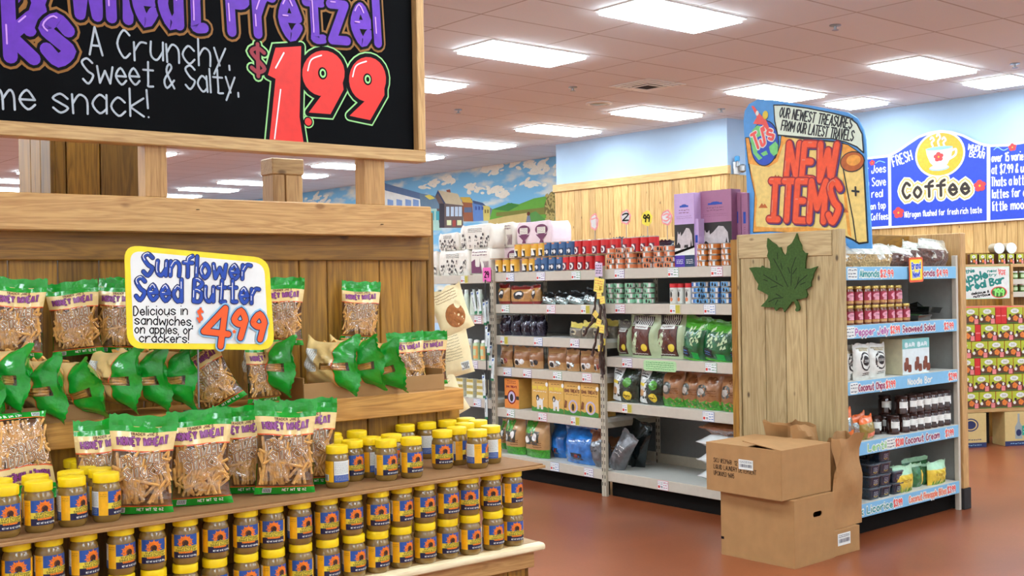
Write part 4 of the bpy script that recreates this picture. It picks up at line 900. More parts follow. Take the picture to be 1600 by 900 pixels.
# paper towels
pt_w, pt_p, pt_k, pt_v = M('towel_pack_cream', (232, 226, 212), .35, coat=.3, var=.03, bump=.2), M('towel_pack_pink', (234, 210, 216), .35, coat=.3, var=.03, bump=.2), M('towel_ink', (70, 62, 58), .5), M('towel_plum', (110, 44, 84), .5)
def towel(W, H, kind):
    def mk():
        q = MB(); Dp = .24; n = 12; rows = []
        for v in range(n + 1):
            for _ in (0,):
                t = v / n; r_ = []
                for k in range(32):
                    a = 2 * PI * k / 32; cx, sx = math.cos(a), math.sin(a); e = .22
                    bul = 1 - .09 * abs(2 * t - 1) ** 4
                    r_.append((math.copysign(abs(cx) ** e, cx) * W / 2 * bul, Dp / 2 + math.copysign(abs(sx) ** e, sx) * Dp / 2 * bul, H * t + .006 * math.sin(5 * a) * (1 if v == n else 0)))
                rows.append(r_)
        m = pt_p if kind == 'pink' else pt_w
        q.grid(rows, m, True, True); q.face(rows[-1], m, True); q.face(rows[0][::-1], m)
        A = Art(); rd = random.Random(int(W * 1000) + len(kind))
        if kind == 'crowd':
            for k in range(26):
                x, z = rd.uniform(-.42, .42) * W, rd.uniform(.06, .58) * H; s_ = rd.uniform(.006, .014); A.ell(x, z, s_, s_ * 1.2, pt_k, 1, 8); A.line([(x - s_ * 1.4, z - s_ * 3.5), (x, z - s_), (x + s_ * 1.2, z - s_ * 3.5)], .004, pt_k, 1, disc=0)
                A.ell(x + .004, z - .02, s_ * .8, s_, pt_w, 2, 6)
            A.scribble(-.2 * W, .68 * H, .2 * W, .88 * H, pt_k, 1, 3, 4, .004)
        elif kind == 'pink':
            for s_ in (-.24, .24):
                x = s_ * W; A.ell(x, .66 * H, .17 * W, .22 * H, pt_v, 1, 18); A.rect(x - .11 * W, .5 * H, x + .11 * W, .76 * H, pt_w, 2); A.scribble(x - .09 * W, .54 * H, x + .09 * W, .74 * H, pt_v, 3, 3, 5, .003); A.poly([(x - .15 * W, .46 * H), (x + .15 * W, .46 * H), (x + .03 * W, .24 * H), (x + .06 * W, .1 * H), (x - .06 * W, .1 * H), (x - .03 * W, .24 * H)], pt_v, 1)
        else:
            A.poly([(-.4 * W, .06 * H), (-.4 * W, .5 * H), (-.22 * W, .6 * H), (-.18 * W, .3 * H), (.0, .3 * H), (.04 * W, .52 * H), (.1 * W, .06 * H)], pt_v, 1); A.rect(-.2 * W, .34 * H, .0, .62 * H, pt_w, 2)
            for k in range(5): A.curve([(.2 * W + k * .05 * W, .1 * H), (.24 * W + k * .04 * W, .3 * H), (.18 * W + k * .06 * W, .5 * H)], .005, pt_v, 1)
            A.scribble(-.35 * W, .7 * H, .35 * W, .92 * H, pt_v, 1, 2, 6, .006)
        A.emit(q, flat(-.002, .0012)); return q.build('paper_towel_pack')
    return Proto(mk)
def tow(pl_, pr_, z, h, X, kind, lab): 
    y, wd = yspan(pl_, pr_, X, z + h / 2); towel(wd * .985, h, kind).spawn((X, y, z), -PI / 2, lab, 'paper towels', 'paper towel packs')
tow(660, 683, 1.662, .215, XR + .04, 'crowd', 'cream paper towel pack half hidden by the display post, lower row'); tow(683, 733, 1.662, .215, XR + .04, 'crowd', 'cream paper towel pack with a black sketched crowd, lower row')
tow(733.5, 766, 1.662, .218, XR + .04, 'plum', 'paper towel pack with a plum armchair drawing, lower row'); tow(766, 815, T, .212, XR + .2, 'pink', 'pink paper towel pack with arches behind the yellow cans, lower row')
tow(683, 716, 1.880, .15, XR + .06, 'crowd', 'low cream paper towel pack on top at the left, crowd sketch'); tow(716, 770, 1.880, .205, XR + .06, 'crowd', 'tall cream paper towel pack on top, beside the plum drawing')
tow(771, 803, 1.888, .205, XR + .2, 'plum', 'paper towel pack with plum drawing in the top row'); tow(804, 862, 1.888, .195, XR + .2, 'pink', 'pink paper towel pack with two arches at the top right of the pile')
# cat litter boxes
lil, mauve, spine, catw = M('box_lilac', (196, 166, 212), .5, var=.03), M('box_mauve', (166, 110, 142), .5, var=.03), M('box_mauve_dark', (126, 76, 108), .5), M('cat_grey', (196, 186, 186), .6, var=.15)
blue_r, purp = M('ribbon_blue', (28, 70, 168), .5), M('panel_purple', (72, 40, 160), .5)
def a_cat_box(A, W, H, top, lowp):
    A.rect(-W / 2 + .001, .16 * H if lowp else 0, W / 2 - .001, .58 * H, pic_k, 2); A.ell(0, .83 * H, .15 * W, .022 * H, blue_r, 2, 10); A.rect(-.22 * W, .81 * H, .22 * W, .835 * H, blue_r, 2)
    A.scribble(-.26 * W, .72 * H, .26 * W, .79 * H, spine, 2, 2, 3, .005); A.scribble(-.38 * W, .65 * H, .38 * W, .70 * H, spine, 2, 2, 7, .002)
    P_ = [(-.38, .30), (-.34, .44), (-.33, .49), (-.29, .45), (-.24, .45), (-.19, .48), (-.17, .42), (-.05, .46), (.1, .53), (.25, .52), (.38, .44), (.41, .30), (.40, .22), (.37, .30), (.34, .38), (.3, .30), (.28, .24), (.2, .23), (.18, .30), (.0, .30), (-.05, .23), (-.2, .23), (-.2, .30), (-.3, .34)]
    A.poly([(x * W, z * H) for x, z in P_], catw, 3)
    if lowp: A.rect(-W / 2, 0, 0, .16 * H, purp, 2); A.rect(0, 0, W / 2, .16 * H, M('can_navy', (24, 50, 84), .4), 2); A.rect(-W / 2, .16 * H, W / 2, .26 * H, lab_w, 2); A.poly([(-W / 2, .17 * H), (W / 2, .26 * H), (W / 2, .29 * H), (-W / 2, .21 * H)], slot, 4); A.scribble(-.42 * W, .04 * H, -.08 * W, .11 * H, lab_w, 3, 3, 3, .004); A.scribble(.08 * W, .04 * H, .42 * W, .11 * H, lab_w, 3, 3, 4, .004)
def lbox(pl_, pr_, z, ztop, X, top, lowp, dep, lab, nm='litter_box'):
    y, wd = yspan(pl_, pr_, X, (z + ztop) / 2); o = carton(wd, ztop - z, dep, top, top if top == lil else spine, lambda A, W, H: a_cat_box(A, W, H, top, lowp)).spawn((X, y, z), -PI / 2, lab, 'box', 'cat litter boxes'); o.name = nm
lbox(1054, 1085, T + .001, on_x(1070, 302, XR + .05).z, XR + .05, lil, True, .1, 'tall lilac box with a white cat on black, front left'); lbox(1093, 1143.5, T + .001, on_x(1118, 297, XR + .12).z, XR + .12, mauve, False, .1, 'tall mauve box with a grey cat, behind the amber cans')
for i, (a, b, zp) in enumerate(((1144.5, 1157.5, 301), (1158.5, 1168.5, 303))):
    X = XR + .18; y, wd = yspan(a, b, X, 2.0); zt_ = on_x(1150, zp, X).z
    o = carton(wd, zt_ - T, .26, mauve, mauve, lambda A, W, H: (A.rect(-.2 * W, .58 * H, .2 * W, .74 * H, blue_r, 2), A.scribble(-.1 * W, .3 * H, .1 * W, .54 * H, spine, 2, 8, 3, .004))).spawn((X, y, T + .001), -PI / 2, 'narrow mauve box spine beside the sign, ' + ('left one' if i == 0 else 'right one'), 'box', 'mauve box spines'); o.name = 'litter_box'
X = XR + .06; y, wd = yspan(1085.5, 1091.5, X, 1.9); o = carton(wd, on_x(1088, 342, X).z - T, .3, lil, lil, lambda A, W, H: A.rect(-.3 * W, .5 * H, .3 * W, .66 * H, blue_r, 2)).spawn((X, y, T + .001), -PI / 2, 'narrow lilac box edge between the two cat boxes', 'box'); o.name = 'litter_box'
# dark folded packs behind the red cans
for i, (px, X, c, s_, h) in enumerate(((1040, XR + .16, (22, 28, 48), .16, .2), (1006, XR + .34, (60, 150, 130), .16, .245), (966, XR + .34, (40, 60, 80), .12, .25))):
    m = plastic('pack_dark_%d' % i, c, .3, .4); q, f, F, S = pillow(s_, h, .07, [(.5, m), (1, m)], None, 30 + i, 10, True); o = q.build('soft_pack'); place(o, (X, y_at(px, X, 1.9), T), -PI / 2); tag(o, ('dark navy', 'sea green', 'slate blue')[i] + ' soft pack on the top shelf behind the red cans', 'pack')
# ---------------- pouches and bags
silver = M('foil_silver', (176, 190, 190), .16, .9, var=.3, scale=24, bump=.8); foil_dk = M('foil_dark', (30, 40, 42), .14, .6, coat=.6, var=.5, scale=26, bump=.9); foil_pu = M('foil_plum', (40, 34, 52), .14, .5, coat=.6, var=.5, scale=26, bump=.9)
def bagset(name, cat, pxs, X, z, pytop, bands, art, labf, grp, d=.09, stand=True, seed=0, lean=.0, nu=12, wid=1.0, roll=0, clearm=None):
    for i, pp in enumerate(pxs):
        pl_, pr_ = pp[0], pp[1]; top = pp[2] if len(pp) > 2 else pytop; XX = X + (pp[3] if len(pp) > 3 else 0)
        y, wd = yspan(pl_, pr_, XX, z + .08); h = max(.06, on_x((pl_ + pr_) / 2, top, XX).z - z)
        q, f, F, S = pillow(wd * wid, h, d, bands, None, seed + i * 3, nu, stand, crinkle=.004, taper=.06)
        if art:
            A = Art(); art(A, i); k = 2 * h / wd; A.emit(q, lambda a, v, l: F(a, v, l * 1.6), .16)
        o = q.build(name); place(o, (XX + d * .5, y, z + .001), -PI / 2, lean, roll if not isinstance(roll, (list, tuple)) else roll[i]); tag(o, labf(i), cat, grp)
redg, goldb, brownp, kraft, kraft2 = M('pouch_red', (140, 40, 36), .25, coat=.5, bump=.4), M('pouch_gold', (190, 140, 80), .25, coat=.5, var=.2, bump=.4), M('pouch_brown', (120, 72, 40), .25, coat=.5, var=.2, bump=.4), M('pouch_kraft', (186, 142, 90), .35, coat=.3, var=.08, bump=.3), M('pouch_kraft_dark', (150, 100, 58), .35, coat=.3, var=.1, bump=.3)
bagset('treat_bag', 'bag', ((774, 791), (792, 827, 447), (827, 838.5)), XR + .03, 1.414, 444, [(.14, redg), (.8, goldb), (1, redg)], lambda A, i: (A.ell(0, .5, .5, .24, pic_k, 1), A.ell(.05, .55, .3, .12, pic_w, 2), A.ell(.08, .42, .25, .1, pic_k, 3)), lambda i: 'red and gold dog treat bag on the second shelf, ' + nth(i), 'red and gold treat bags', seed=2)
bagset('foil_pouch', 'pouch', ((839, 861, 457), (858, 880, 456), (877, 905, 455), (904, 928, 452)), XR + .03, 1.414, 455, [(.5, silver), (.7, foil_dk), (1, foil_dk)], lambda A, i: A.poly([(-.8, .06), (-.3, .55), (.2, .5), (-.2, .06)], silver, 1), lambda i: 'dark silver foil pouch leaning on the second shelf, ' + nth(i), 'silver foil pouches', seed=12, roll=.18, stand=False, lean=-.25)
bagset('plum_pouch', 'pouch', ((777, 793), (794, 809.5), (810, 825), (825, 836), (835, 846)), XR + .05, 1.157, 493, [(.5, foil_pu), (1, foil_pu)], lambda A, i: (A.line([(-.6, .1), (-.45, .9)], .1, silver, 1, disc=0), A.line([(.3, .1), (.35, .8)], .05, silver, 1, disc=0)) if i < 4 else None, lambda i: 'dark plum foil pouch standing on the third shelf, ' + nth(i), 'plum foil pouches', seed=22)
beig, grey_p = M('pouch_beige', (176, 164, 130), .3, coat=.4, var=.2, bump=.4), M('pouch_grey', (120, 112, 98), .3, coat=.4, var=.3, bump=.5)
bagset('chew_bag', 'bag', ((884, 906, 505), (903, 922, 503), (920, 940, 506), (938, 958, 500, .1)), XR + .03, 1.157, 505, [(.7, grey_p), (1, M('pouch_yellow', (214, 196, 96), .3))], lambda A, i: (A.ell(0, .4, .4, .2, beig, 1), A.ell(-.1, .42, .2, .1, pic_k, 2)), lambda i: 'grey and yellow chew bag behind the hanging sticks, ' + nth(i), 'chew bags', seed=32, roll=.12)
bagset('biscuit_pouch', 'pouch', ((777, 795), (797, 822, 542), (822, 843, 543), (850, 879, 544), (879, 899.5, 546), (901, 926, 548), (924, 938, 550)), XR + .03, .90, 541, [(.35, kraft), (.75, kraft2), (1, kraft)], lambda A, i: (A.rect(-.5, .12, .1, .42, pic_w, 1), A.ell(-.2, .25, .25, .12, pic_k, 2), A.ell(.4, .3, .28, .13, (redg, pic_w, pic_k, silver, silver, pic_w, redg)[i], 1), A.scribble(-.5, .62, .5, .8, brownp, 1, 2, 3, .02)), lambda i: 'kraft dog biscuit pouch on the fourth shelf, ' + nth(i), 'kraft biscuit pouches', seed=42)
# treat cartons
def a_org(A, W, H): A.ell(0, .38 * H, .3 * W, .24 * H, redg, 2, 20); A.ell(0, .38 * H, .23 * W, .19 * H, M('box_lavender', (190, 180, 210), .5), 3, 18); A.ell(0, .36 * H, .12 * W, .13 * H, pic_k, 4); A.rect(-W / 2, .3 * H, -.3 * W, .42 * H, pic_k, 2); A.rect(.3 * W, .3 * H, W / 2, .42 * H, pic_k, 2); A.text('DOG TREATS', (-.36 * W, .70 * H), (.36 * W, .70 * H), .06 * H, [(.006, redg)], l=2, disc=0, n=1); A.scribble(-.3 * W, .82 * H, .3 * W, .94 * H, redg, 2, 2, 2, .005)
borg, bgold, bgras = M('box_orange', (222, 132, 52), .5), M('box_gold', (214, 168, 84), .5), M('box_grass', (58, 124, 44), .5, var=.2, scale=80); byel = M('box_letter_yellow', (226, 200, 60), .5)
def crt(pl_, pr_, ptop, z, X, fr, sd, art, dep, lab, grp, nm):
    y, wd = yspan(pl_, pr_, X, z + .1); o = carton(wd * .99, on_x((pl_ + pr_) / 2, ptop, X).z - z, dep, fr, sd, art).spawn((X, y, z + .001), -PI / 2, lab, 'box', grp); o.name = nm
crt(788.5, 811, 592, .566, XR + .03, borg, bgold, a_org, .2, 'orange dog treat box with an oval picture, front', 'dog treat boxes', 'treat_box')
crt(812, 829, 594, .566, XR + .22, bgold, bgold, lambda A, W, H: (A.rect(.1 * W, .05 * H, .4 * W, .18 * H, pic_w, 2), A.rect(-W / 2, .3 * H, W / 2, .42 * H, pic_k, 2)), .2, 'gold side of a treat box set back beside the orange one', 'dog treat boxes', 'treat_box')
def a_dog(kind):
    def f(A, W, H):
        A.poly([(-W / 2, 0), (W / 2, 0), (W / 2, .12 * H), (.3 * W, .16 * H), (.1 * W, .11 * H), (-.1 * W, .15 * H), (-.3 * W, .11 * H), (-W / 2, .16 * H)], bgras, 3)
        A.text('DOG TREATS', (-.44 * W, .68 * H), (.44 * W, .68 * H), .09 * H, [(.008, byel if kind else brownp)], l=2, disc=0, n=1); A.scribble(-.4 * W, .58 * H, .4 * W, .65 * H, pic_w if kind else brownp, 2, 1, 2, .004); A.scribble(-.3 * W, .82 * H, .3 * W, .9 * H, brownp, 2, 1, 5, .005); A.ell(.44 * W, .84 * H, .08 * W, .07 * H, pic_w, 2, 10)
        if kind:
            A.ell(.0, .3 * H, .2 * W, .11 * H, pic_w, 4, 14); A.ell(-.12 * W, .42 * H, .1 * W, .09 * H, pic_k, 5, 12); A.ell(-.12 * W, .4 * H, .04 * W, .05 * H, pic_w, 6, 8)
            for x in (-.14, -.06, .1, .17): A.line([(x * W, .26 * H), (x * W, .07 * H)], .012, pic_w, 4, disc=0)
            A.line([(.18 * W, .34 * H), (.26 * W, .42 * H)], .008, pic_w, 4, disc=0)
        else:
            A.ell(.06 * W, .26 * H, .28 * W, .2 * H, M('box_lavender', (190, 180, 210), .5), 4, 20); A.ell(.06 * W, .26 * H, .2 * W, .15 * H, bgold, 5, 18); A.ell(.06 * W, .24 * H, .09 * W, .11 * H, pic_k, 6, 12); A.poly([(-.5 * W, .2 * H), (-.42 * W, .44 * H), (-.3 * W, .4 * H), (-.34 * W, .2 * H)], brownp, 4)
    return f
for i, (a, b, pt) in enumerate(((831, 856.3, 592), (856.7, 881, 594), (881.5, 907, 597), (907.5, 935.5, 599))): crt(a, b, pt, .566, XR + .03, bgold, bgold, a_dog(i < 2), .18, 'wide gold dog treat box with %s, %s of four' % ('a spotted dog' if i < 2 else 'a round portrait', ORD[i]), 'gold dog treat boxes', 'treat_box')
gras = M('bag_grass', (64, 150, 40), .3, coat=.4, var=.4, scale=70, bump=.2); photo_k = M('bag_photo_dark', (52, 56, 44), .3, coat=.4, var=.4, scale=30)
def a_puppy(A, i): A.rect(-.85, .62, .1, .92, gras, 1); A.rect(-.3, .34, .5, .68, photo_k, 1); A.rect(-.75, .34, -.1, .62, photo_k, 2); A.ell(-.45, .46, .22, .09, pic_w, 3, 12); A.ell(.2, .54, .2, .1, pic_w, 3, 12); A.scribble(.05, .26, .7, .42, brownp, 3, 3, 3, .02)
bagset('pet_food_bag', 'bag', ((776, 790, 655, .12), (783, 812, 653), (813, 850, 655)), XR + .02, .191, 655, [(.14, gras), (.22, gras), (1, kraft)], a_puppy, lambda i: ('kraft puppy food bag half hidden at the left of the bottom shelf', 'kraft puppy food bag with grass edge, left of the pair', 'kraft puppy food bag with grass edge, right of the pair')[i], 'puppy food bags', d=.14, seed=52)
bblue = M('bag_blue', (28, 110, 190), .16, coat=.8, var=.4, scale=16, bump=.8); bgrey = M('bag_grey_foil', (120, 122, 126), .2, .5, var=.3, scale=20, bump=.8)
bagset('litter_bag', 'bag', ((852, 880, 662, .1), (871, 929, 668)), XR + .03, .191, 665, [(.6, bblue), (1, bblue)], lambda A, i: (A.rect(-.3, .12, .3, .3, pic_k, 1), A.ell(0, .22, .1, .05, redg, 2, 10), A.scribble(-.2, .13, .2, .17, pic_w, 2, 1, 2, .012)), lambda i: ('smaller blue glossy bag behind the slumped one', 'large slumped blue glossy bag on the bottom shelf')[i], 'blue glossy bags', d=.2, seed=62)
bagset('feed_bag', 'bag', ((921, 943, 672),), XR + .03, .191, 672, [(.7, bgrey), (1, brownp)], lambda A, i: A.scribble(-.5, .4, .5, .6, pic_k, 1, 2, 3, .03), lambda i: 'crumpled grey foil bag beside the rack upright', None, d=.16, seed=66, roll=-.25)
# right bay
pale_g, lig, choc = M('bag_sage', (176, 190, 150), .3, coat=.3, var=.06, bump=.3), M('bag_zebra_white', (222, 222, 216), .3), M('bag_chocolate', (92, 46, 34), .35)
def a_saf(A, i):
    A.rect(-.78, .76, .6, .98, pic_k, 1)
    for k in range(11): A.line([(-.7 + k * .12, .77), (-.66 + k * .12, .87), (-.72 + k * .12, .97)], .05, lig, 2, disc=0)
    A.rect(-.78, .06, .56, .74, pic_k, 1); A.rect(-.74, .075, .52, .725, choc, 2); A.poly([(-.72, .1), (-.7, .3), (-.45, .55), (-.3, .62), (-.2, .5), (-.3, .3), (-.35, .1)], pale_g, 3); A.ell(.26, .25, .2, .09, byel, 4, 16); A.rect(-.5, .68, .4, .78, lig, 4); A.scribble(-.4, .70, .3, .76, choc, 5, 1, 3, .02); A.scribble(-.5, .08, .4, .12, lig, 4, 1, 4, .02)
bagset('litter_sack', 'bag', ((958, 984, 500, .07), (977.5, 1024, 493), (1016, 1069, 492, .04)), XR + .02, 1.031, 494, [(.3, pale_g), (1, pale_g)], a_saf, lambda i: 'sage bag with a zebra striped top and parrot picture, %s of three' % ORD[i], 'zebra topped sage bags', d=.13, seed=72)
bgreen2, bgreen3 = M('bag_bottle_green', (24, 92, 50), .2, coat=.7, var=.5, scale=18, bump=.8), M('bag_lime', (70, 150, 36), .25, coat=.5, var=.2, bump=.6)
def a_gr(A, i):
    rd = random.Random(i)
    for k in range(22): x, v = rd.uniform(-.6, .6), rd.uniform(.3, .75); A.poly([(x, v), (x + .16, v + .04), (x + .1, v + .12), (x + .02, v + .06)], lab_g, 1)
    A.rect(-.85, .08, -.15, .28, pic_k, 2); A.scribble(-.75, .12, -.25, .24, M('bag_text_blue', (80, 130, 200), .4), 3, 2, 3, .02); A.rect(.1, .06, .6, .2, M('bag_bright_green', (30, 170, 70), .3), 2)
bagset('litter_sack', 'bag', ((1057, 1096, 494), (1089, 1140, 500), (1128, 1165, 510, .03)), XR + .02, 1.031, 497, [(.05, bgreen3), (.72, bgreen2), (1, bgreen3)], a_gr, lambda i: 'bottle green plastic litter bag with lime top, %s of three' % ORD[i], 'bottle green litter bags', d=.14, seed=82, stand=True, roll=.12)
dkbag = M('bag_black_green', (40, 52, 40), .2, coat=.5, var=.4, bump=.5); wbag = M('bag_white_gloss', (220, 224, 222), .25, coat=.5, var=.05, bump=.4)
def a_seed(A, i): A.rect(-.97, .01, -.12, .95, wbag, 1); A.scribble(-.85, .72, -.25, .92, slot, 2, 3, 3, .03); A.rect(-.8, .5, -.3, .58, byel, 2); A.ell(-.55, .3, .24, .1, kraft, 2, 12); A.ell(.42, .22, .3, .13, byel, 2, 14); A.scribble(.2, .18, .62, .26, slot, 3, 1, 3, .03); A.ell(.35, .58, .3, .14, bgreen3, 2, 12)
bagset('seed_bag', 'bag', ((949, 990, 572), (991, 1030, 577)), XR + .02, .701, 575, [(1, dkbag)], a_seed, lambda i: 'white and black seed bag on the fourth shelf, ' + ('left' if i == 0 else 'right'), 'white and black seed bags', d=.12, seed=92, roll=.1)
def a_rab(A, i): A.poly([(-1, .0), (1, 0), (1, .2), (.7, .28), (.4, .2), (.1, .27), (-.3, .2), (-.6, .28), (-1, .2)], gras, 1); A.ell(-.3, .52, .5, .18, photo_k, 1, 14); A.ell(-.35, .5, .3, .1, M('rabbit_grey', (176, 168, 158), .5), 2, 12); A.scribble(.1, .36, .75, .56, brownp, 2, 3, 3, .02); A.ell(.3, .8, .5, .1, brownp, 1, 12)
bagset('feed_bag', 'bag', ((1028, 1062, 580), (1058, 1090, 583, .03), (1080, 1122, 584), (1119, 1157, 586)), XR + .02, .701, 583, [(.24, kraft), (1, kraft2)], a_rab, lambda i: 'brown feed bag with a grass strip on the fourth shelf, ' + nth(i), 'grass striped feed bags', d=.13, seed=102)
# bottom right: white sacks lying in a pile, dark bags leaning
def sack(Lx, Hh, Dp, m, seed):
    q, f, F, S = pillow(Lx, Dp, Hh, [(.5, m), (1, m)], None, seed, 12, False, crinkle=.008, seal=.04); return q
for i, (z, pxc, X, m, lab) in enumerate(((.188, 1124, XR + .06, wbag, 'bottom white sack of the pile on the lowest shelf'), (.30, 1122, XR + .05, wbag, 'middle white sack of the pile on the lowest shelf'), (.42, 1122, XR + .05, wbag, 'upper white sack of the pile under the brown one'), (.52, 1126, XR + .06, brownp, 'brown topped sack on the white pile'))):
    q = sack(.36, .13, .5, m, 110 + i); o = q.build('sack'); o.rotation_euler = (-PI / 2, 0, -PI / 2); o.location = (X - .02, y_at(pxc, X, z), z + .06); tag(o, lab, 'sack', 'sacks on the lowest shelf')
for i, (px, X, z, roll, m, s_, lab) in enumerate(((962, XR + .12, .19, -.55, bgrey, (.16, .32), 'grey striped bag leaning inside the lowest shelf'), (985, XR + .32, .19, -.25, foil_dk, (.3, .36), 'dark bag slumped at the back of the lowest shelf'), (965, XR + .3, .19, .1, kraft2, (.2, .2), 'low brown bag deep in the lowest shelf corner'))):
    q, f, F, S = pillow(s_[0], s_[1], .12, [(1, m)], None, 120 + i, 12, True); A = Art(); A.scribble(-.4, .4, .4, .7, pic_w, 1, 3, i, .02); A.emit(q, F, .16); o = q.build('feed_bag'); place(o, (X, y_at(px, X, z), z), -PI / 2, 0, -roll); tag(o, lab, 'bag')
# ---------------- hanging strips and loose signs
stickm = M('chew_stick', (70, 48, 40), .35, coat=.3, var=.35, scale=60, bump=.6); ytag = M('chew_tag_yellow', (236, 214, 96), .5)
def hangstrip(px, ptop, pbot, X, m, lab): 
    a, b = on_x(px, ptop, X), on_x(px + 2, pbot, X); q = MB(); q.box((X, a.y - .008, b.z), (X + .002, a.y + .008, a.z), m); return tag(q.build('clip_strip'), lab, 'strip')
hangstrip(937, 432, 585, XR - .05, clipm, 'clip strip on the second rack upright carrying chew sticks')
def chew(seed):
    def mk():
        r = thing('chew_stick'); rd = random.Random(seed); q = MB(); pts = [(rd.uniform(-.006, .006), rd.uniform(-.004, .004), -k * .026) for k in range(10)]
        q.tube(pts, [.009 + rd.uniform(-.002, .003) for _ in pts], stickm, 8); q.build('stick', r); q = MB(); q.box((-.025, -.013, -.02), (.025, -.011, .03), ytag, .0005); A = Art(); A.scribble(-.018, -.01, .018, .022, cor, 1, 2, seed, .004); A.emit(q, flat(-.0131, .0006)); q.build('card_tag', r); return r
    return Proto(mk)
cs = [chew(3), chew(4)]
for i, (px, py, ry, ln) in enumerate(((934, 452, .28, 1.0), (938, 462, .04, 1.2), (943, 470, -.12, 1.1), (932, 492, .75, .9), (937, 505, .35, 1.1), (942, 515, .15, 1.2), (944, 535, .05, 1.0), (940, 545, .0, .9))):
    p = on_x(px, py, XR - .065 - .02 * (i % 3)); cs[i % 2].spawn(p, -PI / 2, 'knotty brown chew stick hanging at the rack upright, %s from the top' % ORD[i], 'chew stick', 'hanging chew sticks', ry=ry, scale=(1, 1, ln))
hangstrip(758, 437, 680, XR - .045, clipm, 'clip strip beside the first rack upright carrying brush packets')
br_g = M('brush_green', (40, 130, 90), .4); br_p = M('brush_pack', (214, 226, 226), .2, coat=.6, var=.05, bump=.3)
def brush():
    r = thing('brush_packet'); q, f, F, S = pillow(.038, .2, .014, [(.1, br_g), (.9, br_p), (1, br_p)], None, 5, 8, False, crinkle=.001, seal=.04); A = Art(); A.rect(-.2, .2, .2, .75, pic_w, 1); A.rect(-.5, .82, .5, .9, lab_b, 1); A.rect(-.1, .3, .15, .7, slot, 2); A.emit(q, F, .2); q.build('packet', r); q = MB(); q.box((-.012, -.004, .19), (.012, -.002, .215), clipm); q.build('hook_tab', r); return r
brush = Proto(brush)
for i, (px, py, ry) in enumerate(((744, 490, -.28), (751, 490, -.2), (758, 508, -.06), (762, 506, -.02), (760, 545, .03), (763, 555, .05), (766, 575, .08), (769, 595, .1), (757, 622, -.05), (760, 655, .0))):
    p = on_x(px, py, XR - .055 - .016 * (i % 3)); brush.spawn(p, -PI / 2, 'slim white and green brush packet hanging on the strip, %s from the top' % ORD[i], 'packet', 'hanging brush packets', ry=ry)
pinks = M('card_pink', (232, 96, 176), .5); 
def loose_card(px, py, w_, h_, m, txt, ink, lab, X=XR - .03, rot=0, shape=None):
    p = on_x(px, py, X); q = MB(); A = Art(); pts = [(-w_ / 2, 0), (w_ / 2, 0), (w_ / 2, h_), (-w_ / 2, h_)]
    if shape: pts = [(w_ / 2 * (.92 + .08 * math.sin(7 * t)) * math.cos(t), h_ / 2 + h_ / 2 * (.92 + .08 * math.cos(5 * t)) * math.sin(t)) for t in (2 * PI * k / 28 for k in range(28))]
    q.prism(pts, m, lambda u, v, l: (u, -.002 * l, v), 1)
    if shape and shape != 'plain': A.poly([(x * .78, h_ / 2 + (z - h_ / 2) * .78) for x, z in pts], shape, 1)
    if txt: A.text(txt, (-w_ * .26, h_ * .3), (w_ * .26, h_ * .3), h_ * .42, [(w_ * .09, ink)], l=2)
    else: A.scribble(-w_ * .4, h_ * .15, w_ * .4, h_ * .9, ink, 2, 4, 3, .006)
    A.emit(q, flat(-.002, .001)); o = q.build('price_card'); place(o, p, -PI / 2, 0, rot); return tag(o, lab, 'price card')
loose_card(761, 440, .105, .115, pinks, '29', inkb, 'bright pink price card clipped to the first rack upright'); loose_card(936, 432, .075, .1, M('card_lilac', (214, 190, 214), .5), '', tag_k, 'lilac price card on the second rack upright'); loose_card(935, 456, .1, .1, ytag, '', cor, 'yellow card topping the hanging chew sticks', X=XR - .06, rot=.15)
sal = M('card_salmon', (238, 150, 150), .5); yl = M('card_yellow', (240, 222, 70), .5)
for px, py, t, m, sh, ink, lab in ((929, 361, '1', sal, pic_w, sal, 'faint salmon price burst on a wire above the red cans'), (978, 352, '2', sal, pic_w, inkb, 'salmon price burst reading two above the red cans'), (1011, 354, '99', yl, 'plain', inkb, 'yellow price burst reading ninety nine'), (1042, 353, '3', sal, pic_w, sal, 'salmon price burst reading three beside the lilac box')):
    X = XR + .2; p = on_x(px, py, X); sc_ = loose_card(px, py, .10 if px < 940 else .115, .14 if px < 940 else .12, m, t, ink, lab, X, 0, sh)
    q = MB(); q.tube([(0, .004, .03), (0, .004, T - p.z + .02)], .0025, steel, 6); q.box((-.02, -.01, T - p.z + .001), (.02, .02, T - p.z + .006), steel); q.build('wire_stem', sc_)
# ============================================================ new-items shelf with its plank end panel
w_grey = M('panel_grey', (146, 147, 143), .6, var=.04)
YN = 3.93; XE0, XE1 = 5.84, 5.885
ni = thing('end_shelf', 'shelf unit with pale plank end panel and blue lettered shelf strips', 'shelf unit', (XE0, 4.28, 0)); Lc = lambda x, y, z: (x - XE0, y - 4.28, z)
def nbox(q, a, b, m, bev=0): q.box(Lc(*a), Lc(*b), m, bev)
q = MB()
for a, b in ((3.945, 4.145), (4.149, 4.30), (4.304, 4.455), (4.459, 4.645)): nbox(q, (XE0 + .008, a, .1), (XE0 + .03, b, 1.76), w_ash, .003)
q.build('end_planks', ni)
q = MB(); nbox(q, (XE0, 3.955, 1.715), (XE0 + .03, 4.66, 1.868), w_ashy, .004); q.build('end_rail', ni)
q = MB(); nbox(q, (XE0 - .004, 3.905, 0), (XE1 + .03, 3.95, 1.872), w_ash, .004); q.build('corner_stile', ni)
q = MB(); nbox(q, (XE0, 4.65, 0), (XE0 + .03, 4.668, 1.868), w_ash, .003); nbox(q, (XE0 + .02, 4.672, 0), (XE0 + .05, 4.735, 1.84), w_gold, .003); q.build('side_stile', ni)
